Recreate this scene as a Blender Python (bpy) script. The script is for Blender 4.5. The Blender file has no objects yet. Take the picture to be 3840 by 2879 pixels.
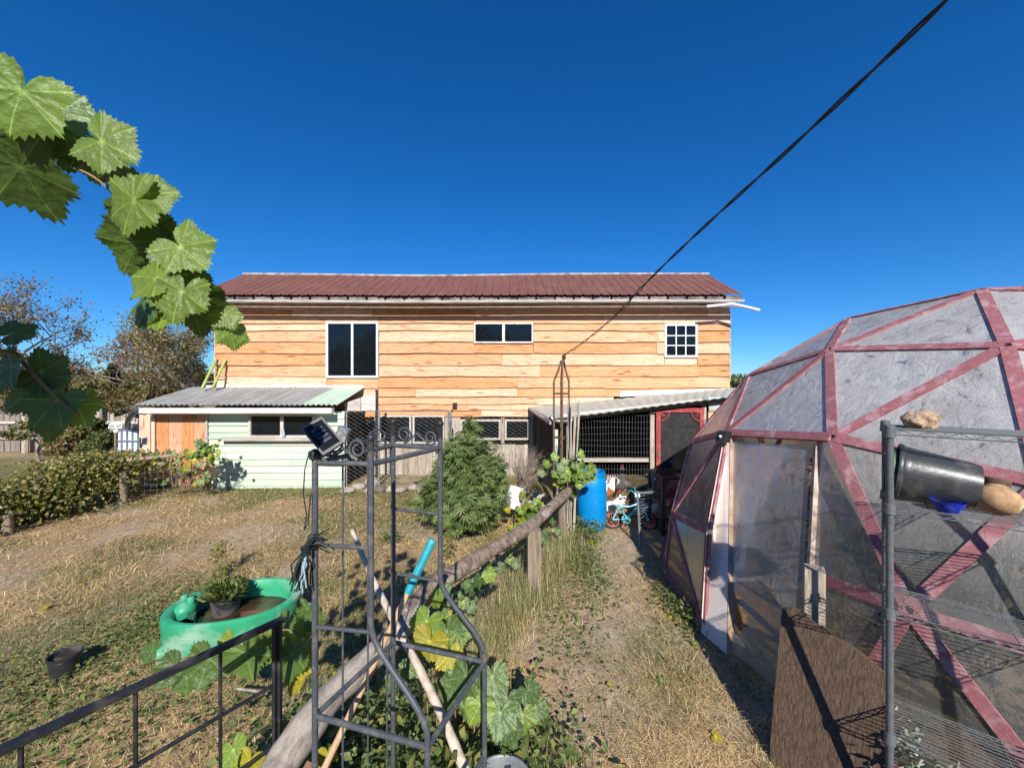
import bpy, bmesh, math, random
import numpy as np
from mathutils import Vector, Matrix, Quaternion
R_ = math.radians
sc = bpy.context.scene
C = sc.collection
random.seed(7); RNG = np.random.default_rng(7)
# ---------------------------------------------------------------- camera, sky, sun
FPX, CU, CV, CH = 1442.0, 1920.0, 1440.0, 2.4
cam = bpy.data.cameras.new('camera'); cam_o = bpy.data.objects.new('camera', cam); C.objects.link(cam_o)
cam.sensor_width = 36; cam.lens = 36*FPX/3840; cam.clip_start = .05; cam.clip_end = 3000
cam_o.location = (0, 0, CH); cam_o.rotation_euler = (R_(90), 0, 0); sc.camera = cam_o
SUN = Vector((.10, -1, .68)).normalized()
EL = math.asin(SUN.z)
w = bpy.data.worlds.new('World'); sc.world = w; w.use_nodes = True
nt = w.node_tree; bg = nt.nodes['Background']
sky = nt.nodes.new('ShaderNodeTexSky'); sky.sky_type = 'NISHITA'; sky.sun_disc = False
sky.sun_elevation = EL; sky.sun_rotation = math.atan2(SUN.x, SUN.y)
sky.altitude = 300; sky.air_density = 1.0; sky.dust_density = 0.0; sky.ozone_density = 4.0
hs = nt.nodes.new('ShaderNodeHueSaturation'); hs.inputs['Saturation'].default_value = 1.10
tn = nt.nodes.new('ShaderNodeMix'); tn.data_type = 'RGBA'; tn.blend_type = 'MULTIPLY'; tn.inputs[0].default_value = 1; tn.inputs[7].default_value = (.48, .80, 1.18, 1)
nt.links.new(sky.outputs[0], tn.inputs[6]); nt.links.new(tn.outputs[2], hs.inputs['Color']); nt.links.new(hs.outputs[0], bg.inputs[0]); bg.inputs[1].default_value = .075
sl = bpy.data.lights.new('sun', 'SUN'); so = bpy.data.objects.new('sun', sl); C.objects.link(so)
sl.energy = 4.5; sl.angle = R_(.53); sl.color = (1, .955, .885); so.location = (2, -10, 12)
so.rotation_euler = SUN.to_track_quat('Z', 'Y').to_euler()
sc.view_settings.view_transform = 'Standard'; sc.view_settings.look = 'None'; sc.view_settings.exposure = .60; sc.view_settings.gamma = 1
sc.render.engine = 'CYCLES'

# ---------------------------------------------------------------- helpers
def P(u, v, y): return Vector(((u-CU)/FPX*y, y, CH-(v-CV)/FPX*y))
def X_(u, y): return (u-CU)/FPX*y
def Z_(v, y): return CH-(v-CV)/FPX*y
def G(u, v, z=0): y = (CH-z)*FPX/(v-CV); return Vector(((u-CU)/FPX*y, y, z))

class MB:
    def __init__(s): s.V = []; s.F = []; s.C = []
    def add(s, V, F):
        o = len(s.V); s.V += [tuple(v) for v in V]; s.F += [tuple(i+o for i in f) for f in F]; return s
    def box(s, x0, x1, y0, y1, z0, z1):
        return s.add([(x0,y0,z0),(x1,y0,z0),(x1,y1,z0),(x0,y1,z0),(x0,y0,z1),(x1,y0,z1),(x1,y1,z1),(x0,y1,z1)],
                     [(0,3,2,1),(4,5,6,7),(0,1,5,4),(1,2,6,5),(2,3,7,6),(3,0,4,7)])
    def obox(s, c, a, b, d):                       # centre and three half-axis vectors
        c, a, b, d = map(Vector, (c, a, b, d)); V = []
        for k in (-1, 1):
            for (i, j) in ((-1,-1),(1,-1),(1,1),(-1,1)): V.append(c+a*i+b*j+d*k)
        return s.add(V, [(0,3,2,1),(4,5,6,7),(0,1,5,4),(1,2,6,5),(2,3,7,6),(3,0,4,7)])
    def beam(s, p, q, w, h, up=(0,0,1)):           # square bar from p to q
        p, q = Vector(p), Vector(q); d = q-p; t = d.normalized(); sd = t.cross(Vector(up))
        if sd.length < 1e-4: sd = t.cross(Vector((0,1,0)))
        sd.normalize(); u2 = sd.cross(t)
        return s.obox((p+q)/2, sd*w/2, u2*h/2, d/2)
    def tube(s, pts, r, n=8, cap=True, closed=False):
        pts = [Vector(p) for p in pts]; m = len(pts)
        rs = list(r) if hasattr(r, '__len__') else [r]*m
        T = []
        for i in range(m):
            if closed: t = pts[(i+1) % m]-pts[i-1]
            else: t = pts[min(i+1, m-1)]-pts[max(i-1, 0)]
            T.append(t.normalized() if t.length > 1e-9 else Vector((0,0,1)))
        a = T[0].orthogonal().normalized(); V = []
        for i in range(m):
            a = a-T[i]*a.dot(T[i]); a = a.normalized() if a.length > 1e-6 else T[i].orthogonal().normalized()
            b = T[i].cross(a)
            for k in range(n):
                g = 2*math.pi*k/n; V.append(pts[i]+(a*math.cos(g)+b*math.sin(g))*rs[i])
        F = []
        for i in range(m if closed else m-1):
            j = (i+1) % m
            for k in range(n): F.append((i*n+k, i*n+(k+1) % n, j*n+(k+1) % n, j*n+k))
        if cap and not closed: F.append(tuple(range(n))[::-1]); F.append(tuple((m-1)*n+k for k in range(n)))
        return s.add(V, F)
    def lathe(s, prof, c=(0,0,0), n=24, mat=None, caps=False):
        V = []; F = []; c = Vector(c); m = len(prof)
        for (r, z) in prof:
            for k in range(n):
                g = 2*math.pi*k/n; p = Vector((r*math.cos(g), r*math.sin(g), z))
                V.append((mat @ p if mat else p)+c)
        for i in range(m-1):
            for k in range(n): F.append((i*n+k, i*n+(k+1) % n, (i+1)*n+(k+1) % n, (i+1)*n+k))
        if caps: F.append(tuple(range(n))[::-1]); F.append(tuple((m-1)*n+k for k in range(n)))
        return s.add(V, F)
    def prism(s, poly, vec):
        poly = [Vector(p) for p in poly]; vec = Vector(vec); n = len(poly)
        V = poly+[p+vec for p in poly]
        F = [tuple(range(n))[::-1], tuple(range(n, 2*n))]+[(i, (i+1) % n, n+(i+1) % n, n+i) for i in range(n)]
        return s.add(V, F)
    def ball(s, c, r, n=10):
        m = n//2+1; prof = [(max(1e-4, math.sin(math.pi*i/m)), -math.cos(math.pi*i/m)) for i in range(m+1)]
        rr = Vector(r) if hasattr(r, '__len__') else Vector((r, r, r))
        return s.lathe(prof, c, n, Matrix.Diagonal(rr))
    def build(s, name, mat, parent=None, smooth=False, kind=None, base=None):
        me = bpy.data.meshes.new(name)
        V = s.V; loc = Vector((0, 0, 0))
        if parent is None and kind != 'structure':
            a = np.array(V); loc = Vector(((a[:,0].min()+a[:,0].max())/2, (a[:,1].min()+a[:,1].max())/2, a[:,2].min()))
            V = (a-np.array(loc)).tolist()
        me.from_pydata(V, [], s.F)
        bm = bmesh.new(); bm.from_mesh(me); bmesh.ops.recalc_face_normals(bm, faces=bm.faces); bm.to_mesh(me); bm.free()
        if smooth:
            me.polygons.foreach_set('use_smooth', [True]*len(me.polygons)); me.set_sharp_from_angle(angle=R_(42))
        me.materials.append(mat)
        o = bpy.data.objects.new(name, me); C.objects.link(o); o.location = loc
        if parent: attach(o, parent)
        if kind: o['kind'] = kind
        return o
WLOC = {}
def wloc(o): return WLOC.get(o.name, Vector((0, 0, 0)))
def attach(o, parent):
    o.parent = parent; L = Vector((0, 0, 0)); q = parent
    while q: L += q.location; q = q.parent
    # parts keep world coordinates in their meshes; only the top Empty carries a location
    o.matrix_parent_inverse = Matrix.Translation(-L) if parent.parent is None else Matrix.Identity(4)
def tag(o, label, cat, group=None):
    o['label'] = label; o['category'] = cat
    if group: o['group'] = group
    return o
def thing(name, label, cat, loc, group=None):
    o = bpy.data.objects.new(name, None); C.objects.link(o); o.location = loc; o.empty_display_size = .1
    return tag(o, label, cat, group)
def structure(o): o['kind'] = 'structure'; return o

# mass meshes from a template
def mass(name, V, F, cols, mat, parent=None, kind='stuff'):
    me = bpy.data.meshes.new(name); V = np.ascontiguousarray(V, dtype=np.float32); F = np.ascontiguousarray(F, dtype=np.int32)
    k = F.shape[1]
    me.vertices.add(len(V)); me.vertices.foreach_set('co', V.ravel())
    me.loops.add(F.size); me.loops.foreach_set('vertex_index', F.ravel())
    me.polygons.add(len(F)); me.polygons.foreach_set('loop_start', np.arange(0, F.size, k, dtype=np.int32))
    me.update(calc_edges=True)
    if cols is not None:
        at = me.color_attributes.new('col', 'FLOAT_COLOR', 'POINT')
        c4 = np.ones((len(V), 4), dtype=np.float32); c4[:, :3] = cols; at.data.foreach_set('color', c4.ravel())
    me.materials.append(mat)
    o = bpy.data.objects.new(name, me); C.objects.link(o)
    if parent: attach(o, parent)
    if kind: o['kind'] = kind
    return o
def frames(t, n):                                   # rotation matrices with x = t, z ~ n
    t = t/np.linalg.norm(t, axis=1, keepdims=True)
    n = n-t*(n*t).sum(1, keepdims=True); n /= np.maximum(np.linalg.norm(n, axis=1, keepdims=True), 1e-6)
    b = np.cross(n, t); return np.stack([t, b, n], axis=2)
def inst(TV, TF, pos, rot, scl, cols, jit=.0):
    k = len(pos); n = len(TV); TV = np.asarray(TV, float)
    scl = np.asarray(scl, float)
    S = TV[None]*(scl[:, None, None] if scl.ndim == 1 else scl[:, None, :])
    V = np.einsum('kij,knj->kni', rot, S)+pos[:, None, :]
    F = (np.asarray(TF)[None]+(np.arange(k)*n)[:, None, None]).reshape(-1, np.asarray(TF).shape[1])
    cc = np.repeat(cols, n, axis=0)
    return V.reshape(-1, 3), F, cc
def unit(k, rng=RNG): v = rng.normal(size=(k, 3)); return v/np.linalg.norm(v, axis=1, keepdims=True)
def pick(cols, k, jit=.15, rng=RNG):
    cols = np.array(cols, float); c = cols[rng.integers(0, len(cols), k)]
    return np.clip(c*(1+rng.normal(0, jit, (k, 1))), .004, .95)
def vnoise(x, y, s, seed=0):                        # smooth value noise 0..1
    x = np.asarray(x)/s; y = np.asarray(y)/s; xi = np.floor(x); yi = np.floor(y); fx = x-xi; fy = y-yi
    def h(a, b):
        q = np.sin(a*127.1+b*311.7+seed*74.7)*43758.5453; return q-np.floor(q)
    fx = fx*fx*(3-2*fx); fy = fy*fy*(3-2*fy)
    return (h(xi,yi)*(1-fx)+h(xi+1,yi)*fx)*(1-fy)+(h(xi,yi+1)*(1-fx)+h(xi+1,yi+1)*fx)*fy

# ---------------------------------------------------------------- materials
MATS = {}
class NT:
    def __init__(s, name):
        s.m = bpy.data.materials.new(name); s.m.use_nodes = True; s.t = s.m.node_tree
        s.bs = s.t.nodes['Principled BSDF']; s.out = s.t.nodes['Material Output']
    def n(s, typ, **kw):
        x = s.t.nodes.new('ShaderNode'+typ)
        for k, v in kw.items(): setattr(x, k, v)
        return x
    def l(s, a, b): s.t.links.new(a, b)
    def coord(s, scale=(1,1,1), rot=(0,0,0), src='Object', rand=0):
        tc = s.n('TexCoord'); mp = s.n('Mapping'); mp.inputs['Scale'].default_value = scale; mp.inputs['Rotation'].default_value = rot
        s.l(tc.outputs[src], mp.inputs['Vector'])
        if rand:
            oi = s.n('ObjectInfo'); vm = s.n('VectorMath', operation='SCALE'); vm.inputs[0].default_value = (rand, rand*.7, rand*.4)
            s.l(oi.outputs['Random'], vm.inputs['Scale']); s.l(vm.outputs[0], mp.inputs['Location'])
        return mp.outputs[0]
    def noise(s, vec, scale, detail=4, rough=.55, dist=0):
        x = s.n('TexNoise'); x.inputs['Scale'].default_value = scale; x.inputs['Detail'].default_value = detail
        x.inputs['Roughness'].default_value = rough; x.inputs['Distortion'].default_value = dist
        if vec: s.l(vec, x.inputs['Vector'])
        return x.outputs['Fac']
    def ramp(s, fac, stops):
        x = s.n('ValToRGB'); e = x.color_ramp.elements
        while len(e) < len(stops): e.new(.5)
        for q, (p, c) in zip(e, stops): q.position = p; q.color = (c[0], c[1], c[2], 1) if hasattr(c, '__len__') else (c, c, c, 1)
        s.l(fac, x.inputs[0]); return x.outputs[0]
    def mix(s, fac, a, b, typ='MIX'):
        x = s.n('Mix', data_type='RGBA', blend_type=typ)
        for i, v in ((0, fac), (6, a), (7, b)):
            if hasattr(v, 'is_linked') or hasattr(v, 'links'): s.l(v, x.inputs[i])
            elif i == 0: x.inputs[0].default_value = v
            else: x.inputs[i].default_value = (v[0], v[1], v[2], 1)
        return x.outputs[2]
    def bump(s, h, strength=.3, dist=.02):
        b = s.n('Bump'); b.inputs['Strength'].default_value = strength; b.inputs['Distance'].default_value = dist
        s.l(h, b.inputs['Height']); s.l(b.outputs[0], s.bs.inputs['Normal']); return b
    def col(s, c): s.l(c, s.bs.inputs['Base Color'])
def M(name, c1, c2=None, c3=None, scale=6, rough=.7, metal=0, bump=.25, stretch=(1,1,1), spec=.4, rand=.0, bd=.01, detail=5, hue=0):
    if name in MATS: return MATS[name]
    t = NT(name); c2 = c2 or tuple(x*.65 for x in c1)
    v = t.coord(stretch, rand=rand); f = t.noise(v, scale, detail, .62)
    st = [(.32, c2), (.62, c1)]
    c = t.ramp(f, st)
    if c3:
        f2 = t.noise(v, scale*.35, 3, .6, .4); c = t.mix(t.ramp(f2, [(.52, 0), (.66, 1)]), c, c3)
    if hue:
        oi = t.n('ObjectInfo'); mr = t.n('MapRange'); mr.inputs[3].default_value = 1-hue; mr.inputs[4].default_value = 1+hue
        t.l(oi.outputs['Random'], mr.inputs[0]); h = t.n('HueSaturation'); t.l(mr.outputs[0], h.inputs['Value']); t.l(c, h.inputs['Color']); c = h.outputs[0]
    t.col(c); t.bs.inputs['Roughness'].default_value = rough; t.bs.inputs['Metallic'].default_value = metal
    t.bs.inputs['Specular IOR Level'].default_value = spec
    if bump: t.bump(t.noise(v, scale*3, 4, .6), bump, bd)
    MATS[name] = t.m; return t.m
def pine(name, ca, cb, ck, axis='x', tone=.16, rough=.75):
    """sawn boards: long grain, growth figure, knots"""
    if name in MATS: return MATS[name]
    t = NT(name); st = {'x': (.35, 6, 6), 'z': (6, 6, .35)}[axis]; st2 = {'x': (1.1, 7, 7), 'z': (7, 7, 1.1)}[axis]
    v = t.coord(st, rand=37); v2 = t.coord(st2, rand=37)
    g = t.noise(v, 3.2, 6, .6, 1.6); c = t.ramp(g, [(.3, cb), (.5, ca), (.72, tuple(x*1.12 for x in ca))])
    fig = t.noise(v, 1.0, 3, .5, 2.5); c = t.mix(t.ramp(fig, [(.5, 0), (.56, .55), (.6, 0)]), c, cb)
    vo = t.n('TexVoronoi'); vo.inputs['Scale'].default_value = .95; t.l(v2, vo.inputs['Vector'])
    kn = t.ramp(vo.outputs['Distance'], [(.07, 1), (.17, .0)]); c = t.mix(kn, c, ck)
    sp = t.noise(v2, 4.5, 4, .7, .5); c = t.mix(t.ramp(sp, [(.56, 0), (.68, .75)]), c, tuple(x*.75 for x in ck))
    c = t.mix(t.ramp(t.noise(t.coord((.5,2,2), rand=61), 1.6, 4, .6), [(.52, 0), (.7, .5)]), c, tuple(min(.8, x*1.1+.07) for x in ca))
    oi = t.n('ObjectInfo'); h = t.n('HueSaturation')
    mr = t.n('MapRange'); mr.inputs[3].default_value = 1-tone; mr.inputs[4].default_value = 1+tone; t.l(oi.outputs['Random'], mr.inputs[0]); t.l(mr.outputs[0], h.inputs['Value'])
    ms = t.n('MapRange'); ms.inputs[3].default_value = 1.1; ms.inputs[4].default_value = .78; t.l(oi.outputs['Random'], ms.inputs[0]); t.l(ms.outputs[0], h.inputs['Saturation'])
    t.l(c, h.inputs['Color']); t.col(h.outputs[0]); t.bs.inputs['Roughness'].default_value = rough; t.bs.inputs['Specular IOR Level'].default_value = .25
    t.bump(t.noise(v, 8, 5, .6, 1), .35, .006); MATS[name] = t.m; return t.m
def leafmat(name, gloss=.35, trans=.35, attr=True, base=(.07,.12,.02), tint=(1.25,1.2,.5)):
    if name in MATS: return MATS[name]
    t = NT(name)
    if attr: a = t.n('Attribute'); a.attribute_name = 'col'; c = a.outputs['Color']
    else:
        c = t.ramp(t.noise(t.coord(), 2.2, 4), [(.3, tuple(x*.78 for x in base)), (.7, base)])
        a = t.n('Attribute'); a.attribute_name = 'vein'
        c = t.mix(a.outputs['Fac'], c, tuple(min(1, x*2.3+.03) for x in base))
        oi = t.n('ObjectInfo'); h = t.n('HueSaturation'); mr = t.n('MapRange'); mr.inputs[3].default_value = .75; mr.inputs[4].default_value = 1.25
        t.l(oi.outputs['Random'], mr.inputs[0]); t.l(mr.outputs[0], h.inputs['Value']); t.l(c, h.inputs['Color']); c = h.outputs[0]
        t.bump(t.noise(t.coord(), 4, 3, .5), .2, .05)
    t.col(c); t.bs.inputs['Roughness'].default_value = .45; t.bs.inputs['Specular IOR Level'].default_value = gloss
    tr = t.n('BsdfTranslucent'); tc = t.mix(1, c, tint, 'MULTIPLY'); t.l(tc, tr.inputs['Color'])
    mx = t.n('MixShader'); mx.inputs[0].default_value = trans; t.l(t.bs.outputs[0], mx.inputs[1]); t.l(tr.outputs[0], mx.inputs[2]); t.l(mx.outputs[0], t.out.inputs['Surface'])
    MATS[name] = t.m; return t.m
def attrmat(name, rough=.85, spec=.2):
    if name in MATS: return MATS[name]
    t = NT(name); a = t.n('Attribute'); a.attribute_name = 'col'; t.col(a.outputs['Color']); t.bs.inputs['Roughness'].default_value = rough; t.bs.inputs['Specular IOR Level'].default_value = spec
    MATS[name] = t.m; return t.m
def flat(name, c, rough=.5, metal=0, spec=.5):
    return M(name, c, tuple(x*.82 for x in c), scale=9, rough=rough, metal=metal, bump=.08, spec=spec)
PINE = pine('pine_siding', (.66,.355,.185), (.52,.225,.095), (.23,.08,.035), tone=.17)
CEDAR = pine('orange_door_boards', (.56,.25,.085), (.42,.16,.05), (.22,.07,.02), 'z', .1)
STUD = pine('pale_post_wood', (.66,.43,.27), (.52,.32,.19), (.35,.17,.08), 'z', .06)
WEATH = pine('weathered_boards', (.44,.37,.29), (.28,.22,.17), (.13,.09,.06), 'z', .18, .9)
WEATHX = pine('weathered_beam', (.50,.45,.39), (.30,.26,.22), (.14,.1,.08), 'x', .15, .9)
GREYW = M('grey_driftwood', (.42,.36,.30), (.20,.16,.125), scale=3, stretch=(8,2,8), rough=.9, bump=.7, bd=.012)
def dark_glass():
    t = NT('dark_glass'); v = t.coord(); c = t.ramp(t.noise(v, 14, 6, .75), [(.55, (.006,.008,.010)), (.8, (.03,.033,.035))])
    t.col(c); t.bs.inputs['Roughness'].default_value = .07; t.bs.inputs['Specular IOR Level'].default_value = .32; return t.m
GLASS = dark_glass()
DARK = flat('dark_interior', (.012,.011,.010), .95, 0, .1)
WHITE = M('white_paint', (.78,.78,.76), (.60,.60,.58), scale=5, rough=.5, bump=.1)
WHITEW = M('worn_white_frame', (.74,.72,.68), (.42,.38,.33), scale=9, rough=.75, bump=.3)
MINT = M('mint_siding_paint', (.49,.59,.45), (.41,.51,.39), (.57,.55,.43), scale=3.5, stretch=(.25,3,3), rough=.8, bump=.3, hue=.12, rand=20)
GALV = M('galvanised_metal', (.55,.57,.58), (.35,.36,.37), scale=8, rough=.4, metal=.8, bump=.1)
BLACKM = M('black_metal', (.022,.023,.027), (.012,.012,.014), (.06,.05,.045), scale=22, rough=.5, bump=.45, bd=.004)
SLATE = M('slate_grey_paint', (.072,.080,.092), (.050,.057,.067), (.12,.115,.11), scale=55, rough=.48, bump=.25, bd=.002)
BARK = M('log_bark', (.30,.225,.175), (.10,.07,.052), (.48,.40,.33), scale=16, stretch=(1,1,1), rough=.95, bump=.9, bd=.02)
ROCK = M('field_stone', (.38,.33,.28), (.24,.20,.17), scale=12, rough=.95, bump=.7, rand=11, hue=.15)
TRUNK = M('tree_bark', (.34,.27,.22), (.18,.14,.115), scale=14, rough=.95, bump=.5)
RUST = M('rusty_tube', (.20,.12,.075), (.10,.055,.035), scale=25, rough=.75, metal=.2, bump=.3)
LEAFA = leafmat('leaf_mass')
STRAW = attrmat('dry_straw')
BLACKP = M('black_plastic', (.028,.030,.033), (.018,.019,.021), (.09,.085,.08), scale=10, rough=.38, bump=.15)

# ================================================================ GROUND
PATH = [G(2150, 2879), G(2180, 2600), G(2230, 2350), G(2290, 2150), G(2320, 2020)]
def path_d(x, y):
    d = np.full(np.shape(x), 9.0)
    for a, b in zip(PATH[:-1], PATH[1:]):
        ax, ay, bx, by = a.x, a.y, b.x, b.y; L = (bx-ax)**2+(by-ay)**2
        t = np.clip(((x-ax)*(bx-ax)+(y-ay)*(by-ay))/L, 0, 1); d = np.minimum(d, np.hypot(x-ax-t*(bx-ax), y-ay-t*(by-ay)))
    return d
def gz(x, y):
    x = np.asarray(x, float); y = np.asarray(y, float)
    near = np.exp(-((x)**2+(y-5)**2)/90)
    z = (vnoise(x, y, 1.3, 3)-.5)*.05*near+(vnoise(x, y, .45, 5)-.5)*.035*near
    s = np.clip((2.2-y)/.6, 0, 1); z = z+.38*s*s*(3-2*s)
    far = np.clip((np.hypot(x, y)-60)/500, 0, 1)
    return z*1.0-.012+far*1.2*(vnoise(x, y, 160, 9)-.1)
def ground():
    def ax(lo, hi, dlo, dhi, st):
        a = list(np.arange(dlo, dhi+1e-6, st)); q = dlo; s = st
        while q > lo: s *= 1.35; q -= s; a.insert(0, q)
        q = dhi; s = st
        while q < hi: s *= 1.35; q += s; a.append(q)
        return np.array(a)
    xs = ax(-900, 900, -11, 8, .09); ys = ax(-60, 1200, .6, 11, .09)
    Xg, Yg = np.meshgrid(xs, ys); Z = gz(Xg, Yg)
    V = np.stack([Xg, Yg, Z], -1).reshape(-1, 3); nx = len(xs); i = np.arange((len(ys)-1)*nx).reshape(-1, nx)[:, :-1].ravel()
    F = np.stack([i, i+1, i+nx+1, i+nx], 1)
    pd = path_d(V[:,0], V[:,1]); cols = np.zeros((len(V), 3))
    cols[:,0] = np.maximum(np.clip(1.6-pd/.58, 0, 1)*(V[:,1] < 6.6), .85*np.clip((vnoise(V[:,0], V[:,1], .9, 41)*.7+vnoise(V[:,0], V[:,1], .3, 42)*.3-.56)*8, 0, 1))
    cols[:,1] = np.clip(.5+(vnoise(V[:,0], V[:,1], 1.1, 21)-.5)*1.5+(np.abs(V[:,1]-9) < .9)*.4+(V[:,0] < -4)*(V[:,1] < 3.4)*.3, 0, 1)
    t = NT('yard_soil'); a = t.n('Attribute'); a.attribute_name = 'col'; sp = t.n('SeparateColor'); t.l(a.outputs['Color'], sp.inputs[0])
    v = t.coord(); n1 = t.noise(v, 2.2, 6, .65); n2 = t.noise(v, 28, 5, .7); n3 = t.noise(v, 90, 3, .6)
    straw = t.ramp(n2, [(.3, (.17,.115,.065)), (.5, (.44,.305,.165)), (.72, (.66,.48,.26))])
    grass = t.ramp(n2, [(.3, (.09,.085,.035)), (.55, (.27,.235,.105)), (.75, (.46,.37,.19))])
    soil = t.ramp(t.noise(v, 9, 6, .6), [(.3, (.34,.25,.17)), (.55, (.52,.405,.285)), (.75, (.66,.54,.40))])
    ad = t.n('Math', operation='ADD'); t.l(sp.outputs[1], ad.inputs[0]); t.l(n1, ad.inputs[1])
    c = t.mix(t.ramp(ad.outputs[0], [(.88, 0), (1.0, 1)]), straw, grass)
    mu = t.n('Math', operation='MULTIPLY'); t.l(sp.outputs[0], mu.inputs[0]); t.l(t.ramp(n1, [(.3, .45), (.55, 1)]), mu.inputs[1])
    c = t.mix(mu.outputs[0], c, soil); t.col(c); t.bs.inputs['Roughness'].default_value = 1; t.bs.inputs['Specular IOR Level'].default_value = .1
    s2 = t.n('Math', operation='ADD'); t.l(n2, s2.inputs[0]); t.l(n3, s2.inputs[1]); t.bump(s2.outputs[0], .9, .03)
    o = mass('ground', V, F, cols, t.m, kind='structure'); o.data.polygons.foreach_set('use_smooth', [True]*len(o.data.polygons))
ground()
# far wooded rise behind everything
def hills():
    m = MB(); n = 90; V = []; F = []
    for i in range(n+1):
        a = R_(-80+160*i/n); d = 330
        h = 4.5+3.5*math.sin(i*.31)+2*math.sin(i*.83+1)
        V += [(d*math.sin(a), d*math.cos(a), -2), (d*1.04*math.sin(a), d*1.04*math.cos(a), h*.7), (d*1.3*math.sin(a), d*1.3*math.cos(a), h)]
    for i in range(n):
        for k in range(2): F.append((i*3+k, i*3+3+k, i*3+4+k, i*3+1+k))
    m.add(V, F); m.build('hill', M('far_wood', (.06,.07,.03), (.03,.04,.02), (.12,.09,.045), scale=.09, rough=1, bump=.8, bd=3), kind='structure')
hills()

# ================================================================ BARN
YB = 10.3
BX0, BX1 = X_(812, YB), X_(2733, YB)
barn = thing('barn', 'long two-storey barn clad in new orange pine boards under a brown metal roof', 'barn', ((BX0+BX1)/2, YB+1.3, 0))
def zb(v): return Z_(v, YB)
EAVE_Y, RIDGE_Y = YB-.5, 11.5
ZE, ZR = 4.66, 5.66
m = MB(); m.box(BX0+.02, BX1-.02, YB, YB+3.0, -.05, 4.55); 
m.prism([(BX0+.02, YB, 4.55), (BX0+.02, YB+3.0, 4.4), (BX0+.02, RIDGE_Y, 5.5)], (BX1-BX0-.04, 0, 0)); m.build('wall_core', DARK, barn)
wins = [(X_(1227,YB), X_(1422,YB), zb(1417), zb(1208)), (X_(1778,YB), X_(1999,YB), zb(1288), zb(1212)), (X_(2488,YB), X_(2611,YB), zb(1341), zb(1216))]
rows = [1136, 1163, 1189, 1214, 1241, 1283, 1326, 1370, 1412, 1455, 1487, 1515, 1538, 1562]
joints = [[1160,1560,1990,2330], [1100,1400,1780,2370,2650], [1210,1450,1785,2262], [1225,1420,1775,2000], [1225,1424,1775,2000,2465], [1225,1424,2000,2460,2612],
          [1225,1424,1884,2490,2612], [1424,1540,2025,2620], [1250,1420,1940,2135], [1420,1560,1940,2540], [1695,2014,2325], [1754,2000,2260], [1805,1960], [1690,1990]]
def board(parent, x0, x1, z0, z1, y, mat, name='board', lap=.07, wav=.009, th=.024):
    n = max(2, int((x1-x0)/.25)); V = []; F = []; s = random.uniform(0, 99)
    for i in range(n+1):
        x = x0+(x1-x0)*i/n; dz = wav*(math.sin(x*1.7+s)+.6*math.sin(x*4.1+s*2)); dy = -.004*math.sin(x*1.1+s)
        V += [(x, y-lap*.35+dy, z1), (x, y-lap+dy, z0+dz), (x, y-lap+th+dy, z0+dz), (x, y-.002, z1)]
    for i in range(n):
        a, b = i*4, i*4+4
        for k in range(4): F.append((a+k, b+k, b+(k+1) % 4, a+(k+1) % 4))
    F += [(0,1,2,3), (n*4+3, n*4+2, n*4+1, n*4)]
    mb = MB(); mb.add(V, F); return mb.build(name, mat, parent)
def split(x0, x1, z0, z1, js, wl):
    """cut a course of siding at joints and round the windows"""
    out = []; xs = [x0]+[j for j in sorted(js) if x0+.1 < j < x1-.1]+[x1]
    for a, b in zip(xs[:-1], xs[1:]):
        segs = [(a, b, z0, z1)]
        for (wa, wb, wz0, wz1) in wl:
            nx = []
            for (p, q, s, t) in segs:
                if q <= wa or p >= wb or t <= wz0 or s >= wz1: nx.append((p, q, s, t)); continue
                if p < wa-.02: nx.append((p, wa, s, t))
                if q > wb+.02: nx.append((wb, q, s, t))
                pa, qa = max(p, wa), min(q, wb)
                if t > wz1+.03: nx.append((pa, qa, wz1, t))
                if s < wz0-.03: nx.append((pa, qa, s, wz0))
            segs = nx
        out += segs
    return out
for i in range(len(rows)-1):
    z1, z0 = zb(rows[i]), zb(rows[i+1])
    x1 = BX1 if i < 10 else (X_(2300,YB) if i == 10 else (X_(2190,YB) if i == 11 else X_(2000,YB)))
    for (p, q, s, t) in split(BX0, x1, z0, z1+.025, [X_(j, YB) for j in joints[i]], wins):
        if i >= 9 and q < X_(1400, YB)-1.2: continue
        board(barn, p+.003, q-.003, s, t, YB-random.uniform(0, .008), PINE)
FW = flat('window_vinyl', (.80,.80,.79), .4)
def window(parent, w, mat, cols, rws, fw=.05, mun=.03, y=YB, sash=True):
    x0, x1, z0, z1 = w; f = MB(); yf = y-.085
    for (a, b, c, d) in ((x0, x1, z1-fw, z1), (x0, x1, z0, z0+fw), (x0, x0+fw, z0+fw, z1-fw), (x1-fw, x1, z0+fw, z1-fw)): f.box(a, b, yf, y+.02, c, d)
    fr = f.build('window', mat, parent)
    iw = (x1-x0-2*fw); ih = z1-z0-2*fw
    for i in range(1, cols):
        xx = x0+fw+iw*i/cols; k = MB(); k.box(xx-mun/2, xx+mun/2, yf+.012, y, z0+fw, z1-fw); k.build('mullion', mat, fr)
    for j in range(1, rws):
        zz = z0+fw+ih*j/rws; k = MB(); k.box(x0+fw, x1-fw, yf+.016, y, zz-mun/2, zz+mun/2); k.build('muntin', mat, fr)
    for i in range(cols):
        for j in range(rws):
            k = MB(); xa = x0+fw+iw*i/cols; xb = x0+fw+iw*(i+1)/cols; za = z0+fw+ih*j/rws; zc = z0+fw+ih*(j+1)/rws
            o = random.uniform(-.002, .002); k.add([(xa, yf+.05+o, za), (xb, yf+.05-o, za), (xb, yf+.05-o, zc), (xa, yf+.05+o, zc)], [(0,1,2,3)]); k.build('pane', GLASS, fr)
    return fr
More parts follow.
